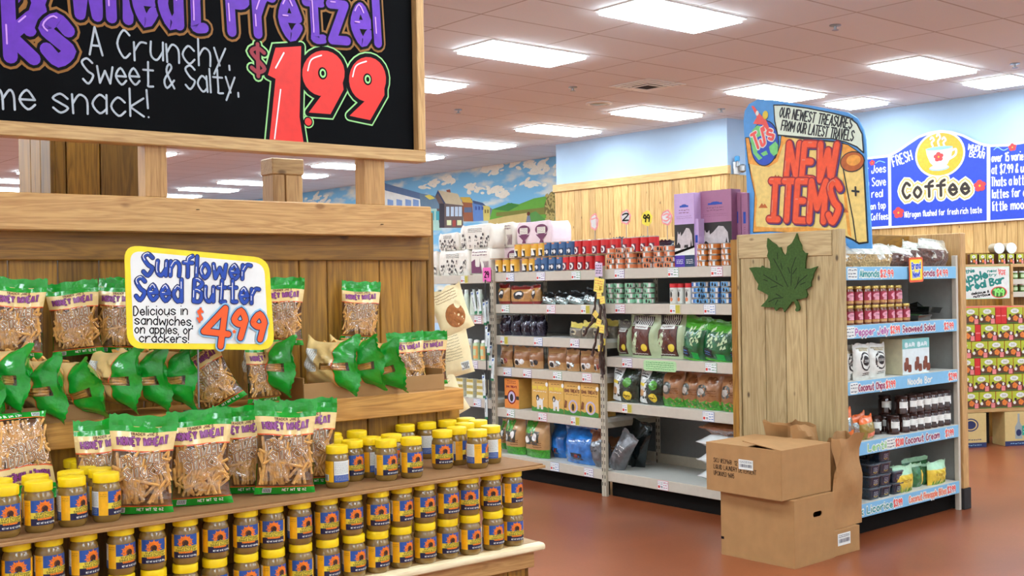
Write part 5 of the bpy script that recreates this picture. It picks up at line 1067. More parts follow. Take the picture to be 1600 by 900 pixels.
q = MB(); nbox(q, (XE0 + .03, 3.95, 0), (XE1 + .01, 4.66, 1.86), w_ash); q.build('end_core', ni)
q = MB(); nbox(q, (7.275, 3.915, .14), (7.345, 4.66, 1.872), w_pinez, .004); q.build('far_end_panel', ni)
q = MB(); nbox(q, (7.268, 3.91, 0), (7.36, 4.665, .14), dark, .002); q.build('far_plinth', ni)
q = MB(); nbox(q, (7.235, YN - .002, 0), (7.262, YN + .03, 1.72), w_enam, .002); q.build('upright', ni)
q = MB(); nbox(q, (XE1 + .01, 4.30, .1), (7.27, 4.32, 1.62), w_grey); q.build('back_panel', ni)
q = MB(); nbox(q, (XE1 + .01, 4.295, 1.66), (7.275, 4.325, 1.87), w_railx, .003); q.build('top_board', ni)
q = MB(); nbox(q, (7.262, 3.96, .1), (7.272, 4.3, 1.62), w_grey); q.build('side_panel', ni)
NZ = (1.645, 1.29, .95, .576, .197); NX0, NX1 = XE1 + .035, 7.24
strip = M('strip_blue', (126, 184, 220), .5, var=.03); s_teal, s_red, s_pur, s_gr, s_mar, s_or = (M('strip_' + n, c, .5) for n, c in (('teal', (64, 150, 150)), ('red', (236, 92, 84)), ('purple', (176, 96, 160)), ('green', (140, 200, 130)), ('maroon', (150, 60, 96)), ('orange', (232, 130, 100))))
words = [[('Sliced & Honey', 1325, 1338, tag_k, 0), ('Almonds', 1343, 1373, s_teal, 1), ('$2.99', 1375, 1395, s_red, 1), ('Almonds', 1430, 1460, s_mar, 1), ('$4.99', 1463, 1480, s_red, 1)], [('Hot & Sweet', 1322, 1334, tag_k, 0), ('Pepper Jelly', 1336, 1388, s_pur, 1), ('$2.99', 1391, 1405, s_red, 1), ('Seaweed Salad', 1410, 1460, s_mar, 1), ('$2.99', 1475, 1489, s_red, 1)],
         [('Roasted', 1329, 1339, tag_k, 0), ('Coconut Chips', 1341, 1382, s_mar, 1), ('$1.99', 1384, 1398, s_red, 1), ('Noodle Bar', 1418, 1456, strip, 2), ('$2.99', 1482, 1494, s_red, 1)], [('Lentil', 1356, 1384, s_gr, 1), ('Chips', 1386, 1397, tag_k, 0), ('$2.00', 1399, 1411, s_red, 1), ('Coconut Cream', 1414, 1467, s_mar, 1), ('$1.99', 1477, 1489, s_red, 1)], [('Black Licorice', 1322, 1394, s_teal, 1), ('$3.99', 1396, 1409, s_red, 1), ('Coconut Pineapple Bites', 1420, 1478, s_or, 1), ('$3.99', 1480, 1492, s_red, 1)]]
for k, z in enumerate(NZ):
    q = MB(); nbox(q, (NX0 - .02, YN + .003, z - .025), (NX1, 4.295, z), deckm, .002); nbox(q, (NX0 - .02, YN, z - .078), (NX1, YN + .01, z + .002), w_enam, .002)
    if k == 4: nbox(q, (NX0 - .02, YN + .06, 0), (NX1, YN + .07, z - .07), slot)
    sh = q.build('shelf', ni)
    q = MB(); nbox(q, (NX0 - .02, YN - .0015, z - .080), (NX1 + .012, YN, z + .0), strip); A = Art()
    for t, a, b, m, st in words[k]:
        xa, xb = x_at(a, YN, z - .04), x_at(b, YN, z - .04); hh = .040 if st else .026
        if not st: A.scribble(xa, z - .07, xb, z - .01, m, 3, 3, a, .005); A.rrect(xa - .008, z - .075, xb + .008, z - .006, .01, lab_w, 1)
        else:
            if st == 1: A.text(t, (xa, z - .062), (xb, z - .062), hh, [(.020, lab_w)], l=1, disc=6, n=2)
            A.text(t, (xa, z - .062), (xb, z - .062), hh, [(.0095, lab_w if st == 2 else m)], l=3, disc=0, n=2)
    A.emit(q, lambda u, v, l: Lc(u, YN - .0015 - l * .0005, v)); q.build('lettered_strip', sh)
# leaf
leafm = M('felt_leaf_green', (56, 84, 28), .85, var=.18, scale=70, bump=.2); leafd = M('felt_leaf_vein', (28, 44, 16), .9)
W = lambda cx, cy: (lambda p: (-p.y, p.z))(on_x(1080 + cx * .2222, 340 + cy * .2222, XE0))
LP = [(545, 145), (575, 172), (602, 188), (618, 210), (638, 208), (648, 240), (668, 270), (680, 244), (684, 205), (716, 180), (735, 145), (750, 110), (764, 160), (782, 192), (786, 225), (804, 246), (824, 250), (812, 300), (808, 358), (850, 358), (897, 342), (872, 385), (862, 425), (850, 452), (852, 482), (814, 506), (826, 540), (818, 562), (786, 572), (748, 576), (762, 600), (772, 632), (766, 654), (748, 660), (740, 650), (748, 630), (732, 590), (716, 592), (690, 630), (662, 664), (652, 632), (628, 634), (604, 656), (590, 630), (545, 632), (498, 624), (530, 590), (548, 565), (552, 545), (510, 522), (474, 504), (482, 468), (456, 430), (440, 392), (416, 354), (460, 348), (498, 350), (506, 338), (520, 350), (566, 358), (562, 310), (542, 270), (550, 240), (540, 200)]
lf = thing('maple_leaf', 'large dark green felt maple leaf hung on the plank end panel', 'leaf', (XE0, 4.28, 1.55)); q = MB()
fnl = lambda u, v, l: (-.012 + (.012 if not l else 0) - .002, -u - 4.28, v - 1.55)
q.prism([W(*p) for p in LP], leafm, fnl, 1); q.build('blade', lf)
q = MB(); A = Art()
for pts in (((690, 486), (640, 380), (590, 290)), ((712, 476), (716, 360), (745, 280)), ((655, 484), (580, 440), (520, 402)), ((738, 500), (770, 450), (825, 404)), ((655, 562), (600, 568), (555, 592)), ((615, 250), (618, 290)), ((640, 320), (648, 360)), ((705, 390), (690, 350)), ((724, 395), (752, 355)), ((755, 468), (768, 420)), ((780, 470), (812, 455)), ((545, 445), (520, 436)), ((570, 492), (612, 480)), ((602, 610), (618, 580)), ((640, 556), (606, 536)), ((605, 410), (612, 440))):
    A.line([W(*p) for p in pts], .006, leafd, 1, disc=6)
A.emit(q, lambda u, v, l: (-.0146, -u - 4.28, v - 1.55)); q.build('veins', lf)

# ------------------------------------------------------------ treasure map sign on the shelf top
XS = 6.12; sgn = thing('new_items_sign', 'tall painted treasure map sign with red NEW ITEMS lettering above the shelf', 'sign', (XS, 4.33, 1.7))
S3 = lambda cx, cy: (1140 + cx * .28894, 140 + cy * .28889)
W = lambda cx, cy: (lambda p: (-p.y - (-4.33), p.z - 1.7))(on_x(*S3(cx, cy), XS)); WL = lambda pts: [W(*p) for p in pts]
sb, smap, smap2, sscroll, sink, sorr, sdr, snv, sbrn, sglb, sglg = (M('ni_' + n, c, .5, var=v) for n, c, v in (('blue', (84, 156, 222), .06), ('map', (238, 206, 120), .10), ('map_orange', (234, 160, 60), .15), ('scroll', (222, 234, 214), .03), ('ink', (26, 28, 30), .1), ('orange', (240, 84, 38), .08), ('dark_red', (150, 30, 40), .1), ('navy', (40, 40, 110), .1), ('brown', (188, 96, 30), .15), ('sea', (36, 80, 190), .1), ('land', (120, 206, 120), .1)))
outl = [(75, 165), (82, 115), (105, 78), (150, 54), (250, 58), (450, 88), (640, 124), (690, 155), (722, 215), (734, 270), (746, 480), (764, 760), (768, 860), (90, 860), (100, 760), (92, 500), (82, 300)]
q = MB(); fs = lambda u, v, l: (.012 if not l else 0, -u, v)
q.prism(WL(outl), sb, fs, 1); A = Art(); uu = abs(W(600, 400)[0] - W(200, 400)[0]) / 400
mp_ = [(88, 262), (104, 262), (118, 330), (150, 385), (200, 402), (250, 372), (276, 300), (282, 250), (350, 258), (450, 272), (580, 282), (640, 300), (705, 345), (724, 380), (734, 560), (748, 826), (700, 832), (668, 812), (560, 766), (330, 770), (220, 764), (130, 770), (136, 640), (138, 560), (118, 470), (104, 400)]
A.poly(WL(mp_), smap, 1); A.line(WL(mp_), 8 * uu, sink, 2, True)
A.poly(WL([(104, 400), (150, 410), (210, 420), (260, 390), (290, 300), (340, 270), (282, 250), (276, 300), (250, 372), (200, 402), (150, 385), (118, 330), (104, 262), (88, 262)]), smap2, 2)
A.poly(WL([(570, 285), (640, 300), (705, 345), (660, 350), (620, 380), (610, 330)]), smap2, 2); A.poly(WL([(112, 420), (132, 500), (150, 600), (140, 700), (150, 768), (130, 770), (136, 640), (138, 560), (118, 470)]), smap2, 3); A.poly(WL([(140, 740), (250, 748), (420, 742), (640, 770), (560, 768), (330, 772), (220, 766), (132, 770)]), smap2, 2)
A.line(WL([(612, 410), (640, 560), (668, 700), (686, 826)]), 6 * uu, sink, 3); A.poly(WL([(612, 440), (636, 600), (660, 800), (640, 780), (620, 600)]), smap2, 3)
A.ell(*W(665, 390), 62 * uu, 46 * uu, sink, 4); A.ell(*W(665, 390), 57 * uu, 41 * uu, sbrn, 5); A.ell(*W(672, 382), 36 * uu, 24 * uu, smap2, 6)
scr = [(240, 84), (300, 84), (420, 100), (560, 128), (650, 152), (690, 185), (718, 240), (726, 342), (690, 310), (630, 284), (560, 266), (450, 262), (330, 252), (262, 246), (246, 170)]
A.poly(WL(scr), sscroll, 4); A.line(WL(scr), 6 * uu, sink, 5, True)
A.text('OUR NEWEST TREASURES', W(270, 148), W(660, 212), 44 * uu, [(6.5 * uu, sink)], l=6, disc=6, n=2); A.text('FROM OUR LATEST TRAVELS', W(280, 218), W(668, 278), 44 * uu, [(6.5 * uu, sink)], l=6, disc=6, n=2)
A.ell(*W(190, 290), 82 * uu, 108 * uu, sink, 4, 32); A.ell(*W(190, 290), 77 * uu, 103 * uu, sglb, 5, 32)
A.poly(WL([(115, 270), (125, 220), (150, 195), (180, 200), (200, 225), (180, 245), (150, 260), (165, 300), (150, 340), (180, 370), (160, 382), (130, 345)]), sglg, 6); A.poly(WL([(215, 310), (250, 280), (264, 300), (262, 345), (240, 360), (222, 340)]), sglg, 6); A.poly(WL([(170, 345), (200, 330), (210, 350), (185, 360)]), sglg, 6)
for off, m, l in ((0, lab_w, 7), (0, s_red, 9)): A.text("TJ's", W(146, 322), W(244, 262), 74 * uu, [((24 if l == 7 else 14) * uu, m)], l=l, n=3)
A.poly(WL([(150, 150), (120, 90), (132, 88), (168, 135), (200, 165), (216, 205), (205, 220), (180, 190), (130, 185), (140, 165)]), s_red, 7); A.ell(*W(196, 138), 16 * uu, 20 * uu, byel, 8); A.ell(*W(152, 128), 9 * uu, 12 * uu, lab_w, 8)
for t, a, b, h in (('NEW', (308, 478), (565, 492), 158), ('|TEMS', (215, 700), (588, 716), 178)):
    A.text(t, W(*a), W(*b), h * uu, [(44 * uu, snv, (6 * uu, -5 * uu)), (42 * uu, sdr), (29 * uu, sorr)], l=6, gap=1.9, n=3, seq=1, hl=(5 * uu, s_or, (-9 * uu, 8 * uu)))
A.line([W(665, 548), W(700, 552)], 9 * uu, sink, 6); A.line([W(682, 528), W(684, 572)], 9 * uu, sink, 6)
for cx, cy in ((258, 476), (184, 630), (622, 655)): A.poly(WL([(cx - 26, cy + 10), (cx - 8, cy - 16), (cx, cy - 4), (cx + 8, cy - 14), (cx + 24, cy + 10)]), sbrn, 5)
A.emit(q, lambda u, v, l: (-.0007 * l, -u, v)); q.build('board', sgn)
q = MB(); 
for y in (-.3, .25): q.box((.012, y - .02, -.05), (.03, y + .02, .9), w_pinez, .002); q.box((-.02, y - .03, -.055), (.06, y + .03, -.045), w_pinez, .001)
q.build('stand_legs', sgn)

# ------------------------------------------------------------ coffee sign on the far wall
XC = X1 - .075; cof = thing('coffee_sign', 'wide blue scalloped coffee sign with cup emblem hung on the wall', 'sign', (XC, 6.4, 2.0))
W = lambda cx, cy: (lambda p: (-p.y + 6.4, p.z - 2.0))(on_x(*S3(cx, cy), XC)); WL = lambda pts: [W(*p) for p in pts]; uu = abs(W(1300, 500)[0] - W(900, 500)[0]) / 400
cw, cblue, cyel, cdk, ccup, cpk, ccr = (M('coffee_' + n, c, .5, var=v) for n, c, v in (('white', (232, 238, 246), .02), ('blue', (32, 66, 190), .08), ('yellow', (244, 176, 40), .1), ('dark', (40, 26, 20), .1), ('cup', (240, 240, 240), .02), ('flower', (226, 60, 60), .1), ('cream', (246, 226, 180), .04)))
top = [(560, 372), (745, 366), (860, 352), (905, 328), (960, 290), (1020, 250), (1080, 228), (1140, 218), (1200, 224), (1260, 242), (1320, 272), (1360, 288), (1410, 298), (1500, 296), (1590, 280), (1700, 262), (1800, 262)]
q = MB(); q.prism(WL(top + [(1800, 690), (560, 768)]), cw, lambda u, v, l: (.03 if not l else 0, -u, v), 1); A = Art()
A.poly(WL([(575, 386), (745, 378), (856, 366), (860, 736), (575, 756)]), cblue, 1); A.poly(WL([(872, 362), (920, 334), (965, 302), (1025, 262), (1085, 240), (1140, 231), (1198, 236), (1258, 254), (1318, 284), (1355, 300), (1391, 307), (1391, 708), (876, 738)]), cblue, 1); A.poly(WL([(1410, 310), (1500, 308), (1590, 292), (1780, 274), (1780, 684), (1410, 706)]), cblue, 1)
for t, a, b, h in (('Trader Joes', (640, 462), (845, 446), 40), ('can Save', (700, 528), (845, 518), 44), ('the real', (700, 590), (828, 580), 40), ('on top', (764, 650), (844, 642), 36), ('Coffees', (766, 708), (856, 702), 36)): A.text(t, W(*a), W(*b), h * uu, [(5.5 * uu, cw)], l=2, disc=0, n=2)
for t, a, b, h in (('over 15 varieties', (1418, 392), (1640, 378), 40), ('at $7.99 & under', (1418, 456), (1660, 444), 42), ("Thats a lotta", (1416, 524), (1610, 512), 44), ('lattes for a', (1422, 588), (1602, 578), 42), ('little moola', (1424, 656), (1620, 644), 44)): A.text(t, W(*a), W(*b), h * uu, [(6 * uu, cw)], l=2, disc=0, n=2)
A.text('FRESH', W(888, 418), W(990, 380), 52 * uu, [(7 * uu, cw)], l=2, disc=0, n=2); A.text('WHOLE', W(1288, 326), W(1380, 340), 30 * uu, [(5 * uu, cw)], l=2, disc=0, n=2); A.text('BEAN', W(1296, 362), W(1374, 374), 30 * uu, [(5 * uu, cw)], l=2, disc=0, n=2)
A.ell(*W(1137, 350), 134 * uu, 116 * uu, cw, 2, 36); A.ell(*W(1137, 350), 124 * uu, 106 * uu, cyel, 3, 36)
A.ell(*W(1134, 424), 54 * uu, 14 * uu, slb, 4); A.ell(*W(1134, 420), 50 * uu, 12 * uu, ccup, 5); A.poly(WL([(1062, 322), (1208, 312), (1200, 360), (1178, 405), (1150, 420), (1110, 420), (1085, 395), (1068, 355)]), ccup, 5); A.ell(*W(1135, 317), 73 * uu, 9 * uu, slb, 6); A.curve(WL([(1200, 330), (1224, 322), (1222, 352), (1188, 376)]), 11 * uu, ccup, 5)
for dx, s_ in ((-34, .8), (0, 1.2), (30, .8)): A.curve(WL([(1135 + dx, 308), (1128 + dx, 300 - 16 * s_), (1140 + dx, 300 - 34 * s_), (1130 + dx, 300 - 52 * s_), (1122 + dx, 300 - 40 * s_)]), 10 * uu, ccup, 6)
def flower(cx, cy, r, l):
    for k in range(5): t = 2 * PI * k / 5 + .4; u, v = W(cx, cy); A.ell(u + r * uu * .6 * math.cos(t), v + r * uu * .6 * math.sin(t), r * uu * .55, r * uu * .45, cpk, l, 10)
    A.ell(*W(cx, cy), r * uu * .2, r * uu * .2, cyel, l + 1, 8)
flower(1132, 364, 24, 7); flower(914, 666, 28, 3); flower(1354, 520, 28, 5); flower(1530, 312, 18, 3); flower(772, 396, 14, 3)
for wd, m, l in ((60, cw, 3), (46, cyel, 4), (36, ccr, 5), (15, cdk, 6)): A.text('Coffee', W(938, 588), W(1296, 562), 76 * uu, [(wd * uu, m)], l=l, gap=2.4, n=3)
A.text('Nitrogen flushed for fresh rich taste', W(948, 692), W(1364, 666), 30 * uu, [(4.5 * uu, cw)], l=2, disc=0, n=2)
A.curve(WL([(1430, 325), (1450, 312), (1480, 328), (1505, 318)]), 4 * uu, slb, 2); A.curve(WL([(790, 398), (810, 386), (840, 394)]), 4 * uu, slb, 2)
A.emit(q, lambda u, v, l: (-.0012 * l, -u, v)); q.build('board', cof)

# ------------------------------------------------------------ goods on the new-items shelf (fronts face the aisle)
YF = YN + .02
def nspan(a, b, z, Y=YF): xa, xb = x_at(a, Y, z), x_at(b, Y, z); return (xa + xb) / 2, abs(xb - xa)
def nbag(name, cat, pxs, z, bands, art, labf, grp, d=.09, stand=True, seed=0, Y=YF, lean=0, wid=1.0, roll=0, crinkle=.004):
    for i, pp in enumerate(pxs):
        YY = Y + (pp[3] if len(pp) > 3 else 0); x, wd = nspan(pp[0], pp[1], z + .08, YY); h = on_y((pp[0] + pp[1]) / 2, pp[2], YY).z - z
        q, f, F, S = pillow(wd * wid, h, d, bands(i) if callable(bands) else bands, None, seed + 3 * i, 14, stand, crinkle=crinkle)
        if art: A = Art(); art(A, i); A.emit(q, lambda a, v, l: F(a, v, l * 1.4), .16)
        o = q.build(name); place(o, (x, YY + d / 2, z + .001), 0, lean, roll); tag(o, labf(i), cat, grp)
cello = M('cellophane_pale', (206, 208, 196), .12, coat=.9, var=.25, scale=26, bump=.9); nuts = M('almond_slices', (190, 164, 116), .5, var=.4, scale=90, bump=.6); nuts2 = M('choc_almonds', (96, 66, 56), .3, coat=.4, var=.6, scale=60, bump=.8)
nbag('nut_bag', 'bag', ((1314, 1334, 390), (1327, 1362, 380, .02), (1356, 1405, 381)), NZ[0], [(.2, nuts), (.55, nuts), (.75, cello), (1, cello)], lambda A, i: (A.poly([(-.3, .3), (.1, .34), (.05, .6), (-.4, .5)], cello, 1), A.poly([(.3, .2), (.6, .5), (.5, .62)], lab_w, 1)), lambda i: 'cellophane bag of pale sliced almonds on the top shelf, ' + nth(i), 'bags of sliced almonds', d=.14, seed=200, crinkle=.009)
nbag('nut_bag', 'bag', ((1400, 1438, 385), (1424, 1462, 377, .05), (1448, 1492, 374)), NZ[0], [(.2, nuts2), (.62, nuts2), (.7, cello), (1, cello)], lambda A, i: (A.poly([(-.6, .25), (-.3, .3), (-.5, .6)], cello, 1), A.poly([(.1, .2), (.3, .42), (.0, .52)], cello, 1), A.poly([(.5, .5), (.7, .55), (.4, .7)], lab_w, 1)), lambda i: 'cellophane bag of dark glazed almonds on the top shelf, ' + nth(i), 'bags of dark almonds', d=.14, seed=220, crinkle=.009, roll=.06)
q = MB(); A = Art(); A.rrect(-.085, 0, .085, .16, .015, orange_l, 0); A.rrect(-.072, .014, .072, .146, .012, syel, 1); A.text('Brand', (-.052, .085), (.052, .088), .04, [(.016, lab_w), (.008, cblue)], l=2, n=2); A.text('New!', (-.042, .03), (.04, .036), .04, [(.016, lab_w), (.008, cblue)], l=2, n=2)
q.box((-.08, -.001, .005), (.08, .001, .155), orange_l); A.emit(q, flat(-.0015, .0006)); tag(place(q.build('brand_new_card'), (x_at(1431.5, YN - .012, 1.6), YN - .012, 1.545), 0, 0, -.03), 'orange and yellow Brand New card clipped over the top shelf strip', 'card')
# jelly jars
jel, jlab, goldlid, jlab2 = M('jelly_amber', (110, 52, 26), .12, coat=.8), M('jelly_label_red', (158, 40, 62), .45), M('lid_gold', (196, 166, 92), .3, .7), M('jelly_label_pink', (226, 160, 176), .45)
def sjar(R, H, body, lidm, labm, art):
    def mk():
        r = thing('jar'); q = MB(); q.lathe([(R * .9, 0), (R, .003), (R, H * .74), (R * .86, H * .82), (R * .86, H * .86)], body, 20); q.build('glass', r); q = MB(); q.lathe([(R * .93, H * .84), (R * .95, H * .86), (R * .95, H * .97), (R * .88, H), (0, H)], lidm, 28, ridge=-.015); q.build('lid', r)
        q = MB(); A = Art(); art(A, R, H); A.emit(q, cyl(R + .0005, .0005), .012); q.build('label', r); return r
    return Proto(mk)
def a_jel(A, R, H): A.rect(-R * 1.5, H * .22, R * 1.5, H * .70, jlab, 0, 8); A.rect(-R * 1.5, H * .1, R * 1.5, H * .24, goldb, 0, 8); A.ell(R * .1, H * .48, R * .95, H * .15, jlab2, 1, 18); A.scribble(-R * .4, H * .44, R * .6, H * .56, wine, 2, 2, 3, .003); A.rect(-R * .6, H * .26, R * .7, H * .34, jlab2, 1, 4)
jelly = sjar(.033, .118, jel, goldlid, jlab, a_jel)
for row, xs in ((0, (1325.5, 1339.6, 1352.7, 1365.5, 1377.5, 1389.5, 1401.5, 1413.5)), (1, (1325.5, 1339.6, 1352.7, 1365.5, 1377.5, 1389.5, 1401.5))):
    for i, px in enumerate(xs): jelly.spawn((x_at(px, YF + .035, NZ[1] + .05), YF + .035, NZ[1] + .001 + row * .119), (i % 3 - 1) * .25, 'gold lidded pepper jelly jar in the %s row, %s' % (('lower', 'upper')[row], nth(i)), 'jar', 'pepper jelly jars')
tray_k = M('tray_black', (22, 24, 24), .2, coat=.6); seaw = M('seaweed_green', (40, 96, 44), .3, coat=.5, var=.6, scale=80, bump=.6)
def sea(lab, px, Y, z, ry, rx):
    r = thing('seaweed_tray', lab, 'tray', (x_at(px, Y, z), Y, z), 0, 'black seaweed trays'); r.rotation_euler = (rx, ry, .1); q = MB(); W_, D_, H_ = .2, .15, .035
    q.grid([[(sx * W_ / 2 * k, D_ / 2 + sy * D_ / 2 * k, zz) for sx, sy in ((-1, -1), (1, -1), (1, 1), (-1, 1))] for k, zz in ((.86, 0), (1, H_), (1.06, H_), (1.06, H_ + .003), (.97, H_ + .003), (.86, .008))], tray_k, False, True); q.face([(sx * W_ / 2 * .86, D_ / 2 + sy * D_ / 2 * .86, 0) for sx, sy in ((-1, -1), (-1, 1), (1, 1), (1, -1))], tray_k); q.face([(sx * W_ / 2 * .86, D_ / 2 + sy * D_ / 2 * .86, .008) for sx, sy in ((-1, -1), (1, -1), (1, 1), (-1, 1))], tray_k); q.build('tray', r)
    q = MB(); q.grid([[(x * W_ / 2 * .9, D_ / 2 + y * D_ / 2 * .9, H_ - .006 + .014 * (1 - x * x) * (1 - y * y)) for x in [i / 4 - 1 for i in range(9)]] for y in [i / 3 - 1 for i in range(7)]], seaw, True); q.build('seaweed', r)
sea('flat black tray of seaweed salad beside the jelly jars', 1446, YF, NZ[1] + .002, 0, 0); sea('black seaweed tray stacked on the flat one, slightly turned', 1462, YF + .06, NZ[1] + .046, .06, 0)
sea('black seaweed tray leaning up behind the stack', 1444, YF + .16, NZ[1] + .05, .35, -.3); sea('small black seaweed tray tilted against the back, rightmost', 1463, YF + .2, NZ[1] + .05, .3, -.9)
# coconut chips, noodle box
cchip = M('chips_bag_white', (214, 214, 206), .3, coat=.4, var=.06, bump=.4)
def a_cc(A, i): A.ell(.1, .5, .66, .26, pic_k, 1, 22); A.ell(.1, .5, .56, .215, cchip, 2, 20); A.ell(.1, .52, .42, .14, pic_k, 3, 16); A.scribble(-.2, .47, .4, .56, cchip, 4, 2, 3, .02); A.line([(-.7, .86), (.8, .86)], .03, beig, 1, disc=0); A.rect(-.4, .78, .6, .84, beig, 1); A.scribble(-.3, .1, .5, .2, pic_k, 1, 2, 4, .02)
nbag('chips_bag', 'bag', ((1306, 1322, 543), (1322, 1342, 541, .04), (1340, 1365, 537), (1362, 1390, 536, .02)), NZ[2], [(1, cchip)], a_cc, lambda i: 'white coconut chips bag with a black round emblem, ' + nth(i), 'coconut chips bags', d=.07, seed=240)
nteal, nwh, ncrm, choc2 = M('noodle_teal', (120, 184, 180), .5), M('noodle_pale', (214, 226, 226), .5), M('noodle_cream', (214, 206, 170), .5), M('noodle_brown', (124, 64, 40), .4, var=.3)
def a_nood(A, W, H):
    A.rect(-W / 2, .72 * H, W / 2, H, nteal, 2); A.text('BAR BAR', (-.4 * W, .78 * H), (.4 * W, .78 * H), .1 * H, [(.01, nwh)], l=3, disc=0, n=2)
    for x in (-.34, .05, .36):
        for k, (dx, z0, z1, w_) in enumerate(((0, .14, .48, .12), (-.06, .1, .36, .1), (.09, .06, .28, .13))): A.rrect((x + dx - w_ / 2) * W, z0 * H, (x + dx + w_ / 2) * W, z1 * H, .012, choc2, 3 + k)
x, wd = nspan(1410, 1452, NZ[2] + .1, YF); h = on_y(1430, 529, YF).z - NZ[2]
o = carton(wd, h, .16, nwh, ncrm, a_nood).spawn((x, YF, NZ[2] + .001), .0, 'pale teal and white carton with brown bars pictured', 'box'); o.name = 'bar_carton'
nbag('chips_bag', 'bag', ((1386, 1400, 548, .14),), NZ[2], [(1, foil_dk)], None, lambda i: 'dark pouch in shadow behind the chips bags', None, d=.08, seed=250)
# coconut cream jars and orange bags
cocb, cocl = M('coconut_jar_brown', (52, 24, 18), .12, coat=.8), M('coconut_lid_brown', (44, 22, 18), .3)
def a_coc(A, R, H): A.rect(-R * 1.4, H * .34, R * 1.4, H * .68, lab_w, 0, 8); A.ell(R * .1, H * .33, R * .3, H * .12, lab_w, 0, 10); A.ell(R * .45, H * .36, R * .22, H * .1, lab_w, 0, 10); A.scribble(-R * .1, H * .46, R * .9, H * .62, pic_k, 1, 2, 3, .0022)
ccj = sjar(.041, .118, cocb, cocl, lab_w, a_coc)
c_low = [(1367, .08), (1395, .0), (1411.5, .0), (1423.5, .0), (1434.5, .0), (1445, .0), (1455.5, .0), (1465.5, .0), (1475.5, .0), (1487, .0)]; c_up = [(1382.5, .10), (1408, .0), (1422.5, .0), (1433, .0), (1445, .0), (1455.5, .0), (1465.5, .0), (1475.5, .0), (1487, .0)]
for nm, lst, z0 in (('lower', c_low, NZ[3]), ('upper', c_up, NZ[3] + .119)):
    xs_prev = -9
    for i, (px, dy_) in enumerate(lst):
        Y = YF + .045 + dy_; x = x_at(px, Y, z0 + .06)
        if x - xs_prev < .083 and dy_ == 0: x = xs_prev + .083
        xs_prev = x if dy_ == 0 else xs_prev
        if x > 7.2: continue
        ccj.spawn((x, Y, z0 + .001), (i % 3 - 1) * .2 + .1, 'dark coconut cream jar with a white label, %s row, %s' % (nm, nth(i)), 'jar', 'coconut cream jars')
ccj.spawn((x_at(1382, YF + .145, NZ[3]), YF + .145, NZ[3] + .001), .1, 'dark coconut cream jar standing in the back row', 'jar', None)
obag, obag2 = M('bag_orange', (226, 106, 34), .25, coat=.5, var=.15, bump=.4), M('bag_olive', (150, 128, 60), .25, coat=.5, var=.3, bump=.4)
nbag('lentil_bag', 'bag', ((1312, 1342, 640), (1340, 1362, 646, .03), (1352, 1373, 650)), NZ[3], lambda i: [(.34, obag if i == 0 else obag2), (.72, silver if i < 2 else obag2), (1, obag)], lambda A, i: A.rect(-.5, .1, .6, .3, s_or, 1) if i else None, lambda i: ('orange snack bag beside the plank panel', 'silver and orange snack bag turned sideways', 'olive and red snack bag leaning right')[i], 'orange snack bags', d=.07, seed=260, roll=-.15)
# licorice tubs and pineapple bags
tubm, tublid = M('tub_dark', (30, 40, 54), .18, coat=.6, var=.3), M('tub_lid', (70, 80, 90), .15, coat=.6)
def tub():
    r = thing('licorice_tub'); q = MB(); rows = []
    def ring(w_, d_, z): return [(math.copysign(abs(math.cos(t)) ** .3, math.cos(t)) * w_ / 2, d_ / 2 * 0 + math.copysign(abs(math.sin(t)) ** .3, math.sin(t)) * d_ / 2, z) for t in (2 * PI * (k + .5) / 24 for k in range(24))]
    rws = [ring(.105, .095, 0), ring(.12, .11, .062)]; q.grid(rws, tubm, True, True); q.face(rws[0][::-1], tubm); A = Art(); A.rect(-.03, .012, .03, .054, lab_navy, 1); A.scribble(-.022, .02, .022, .05, lab_w, 2, 3, 3, .002); A.curve([(-.02, .02), (0, .014), (.02, .02)], .003, byel, 2); A.emit(q, lambda u, v, l: (u, -.047 - .0085 * v / .062 - l * .0006 - .0005, v)); q.build('tub', r)
    q = MB(); rws = [ring(.122, .112, .062), ring(.128, .118, .063), ring(.128, .118, .07), ring(.118, .108, .073)]; q.grid(rws, tublid, True, True); q.face(rws[-1], tublid); q.build('lid', r); return r
tub = Proto(tub)
for ci, (px, n, dy_) in enumerate(((1357, 3, .0), (1373.5, 4, .0), (1393, 2, .0), (1352, 4, .14))):
    for k in range(n): tub.spawn((x_at(px, YF + .06 + dy_, NZ[4] + .1), YF + .062 + dy_, NZ[4] + .001 + k * .0745), 0, 'dark square licorice tub, %s, %s tub from the bottom' % (('left stack by the paper bag', 'tallest middle stack', 'low right stack', 'rear stack in shadow')[ci], ORD[k]), 'tub', 'licorice tubs')
pgr, pyel, pmint = M('pineapple_green', (50, 110, 60), .25, coat=.5, var=.4, bump=.5), M('pineapple_yellow', (224, 190, 60), .3, coat=.4, var=.15, bump=.4), M('pineapple_mint', (170, 214, 176), .3, coat=.4, var=.1, bump=.4)
def a_pin(A, i):
    rd = random.Random(i)
    for k in range(9): x = -.7 + k * .17; A.poly([(x, .0), (x + .12, .0), (x + .1 + rd.uniform(-.1, .1), .26 + rd.uniform(-.06, .06))], gras, 1)
    A.rect(-.6, .5, .6, .62, byel, 1); A.scribble(-.5, .38, .5, .48, brownp, 1, 2, 3, .02)
nbag('pineapple_bag', 'bag', ((1402, 1433, 728), (1456, 1484, 721)), NZ[4], [(.2, pyel), (.66, pyel), (.9, pmint), (1, pmint)], a_pin, lambda i: 'yellow and mint pineapple snack bag facing forward, ' + ('left' if i == 0 else 'right'), 'pineapple snack bags', d=.07, seed=280)
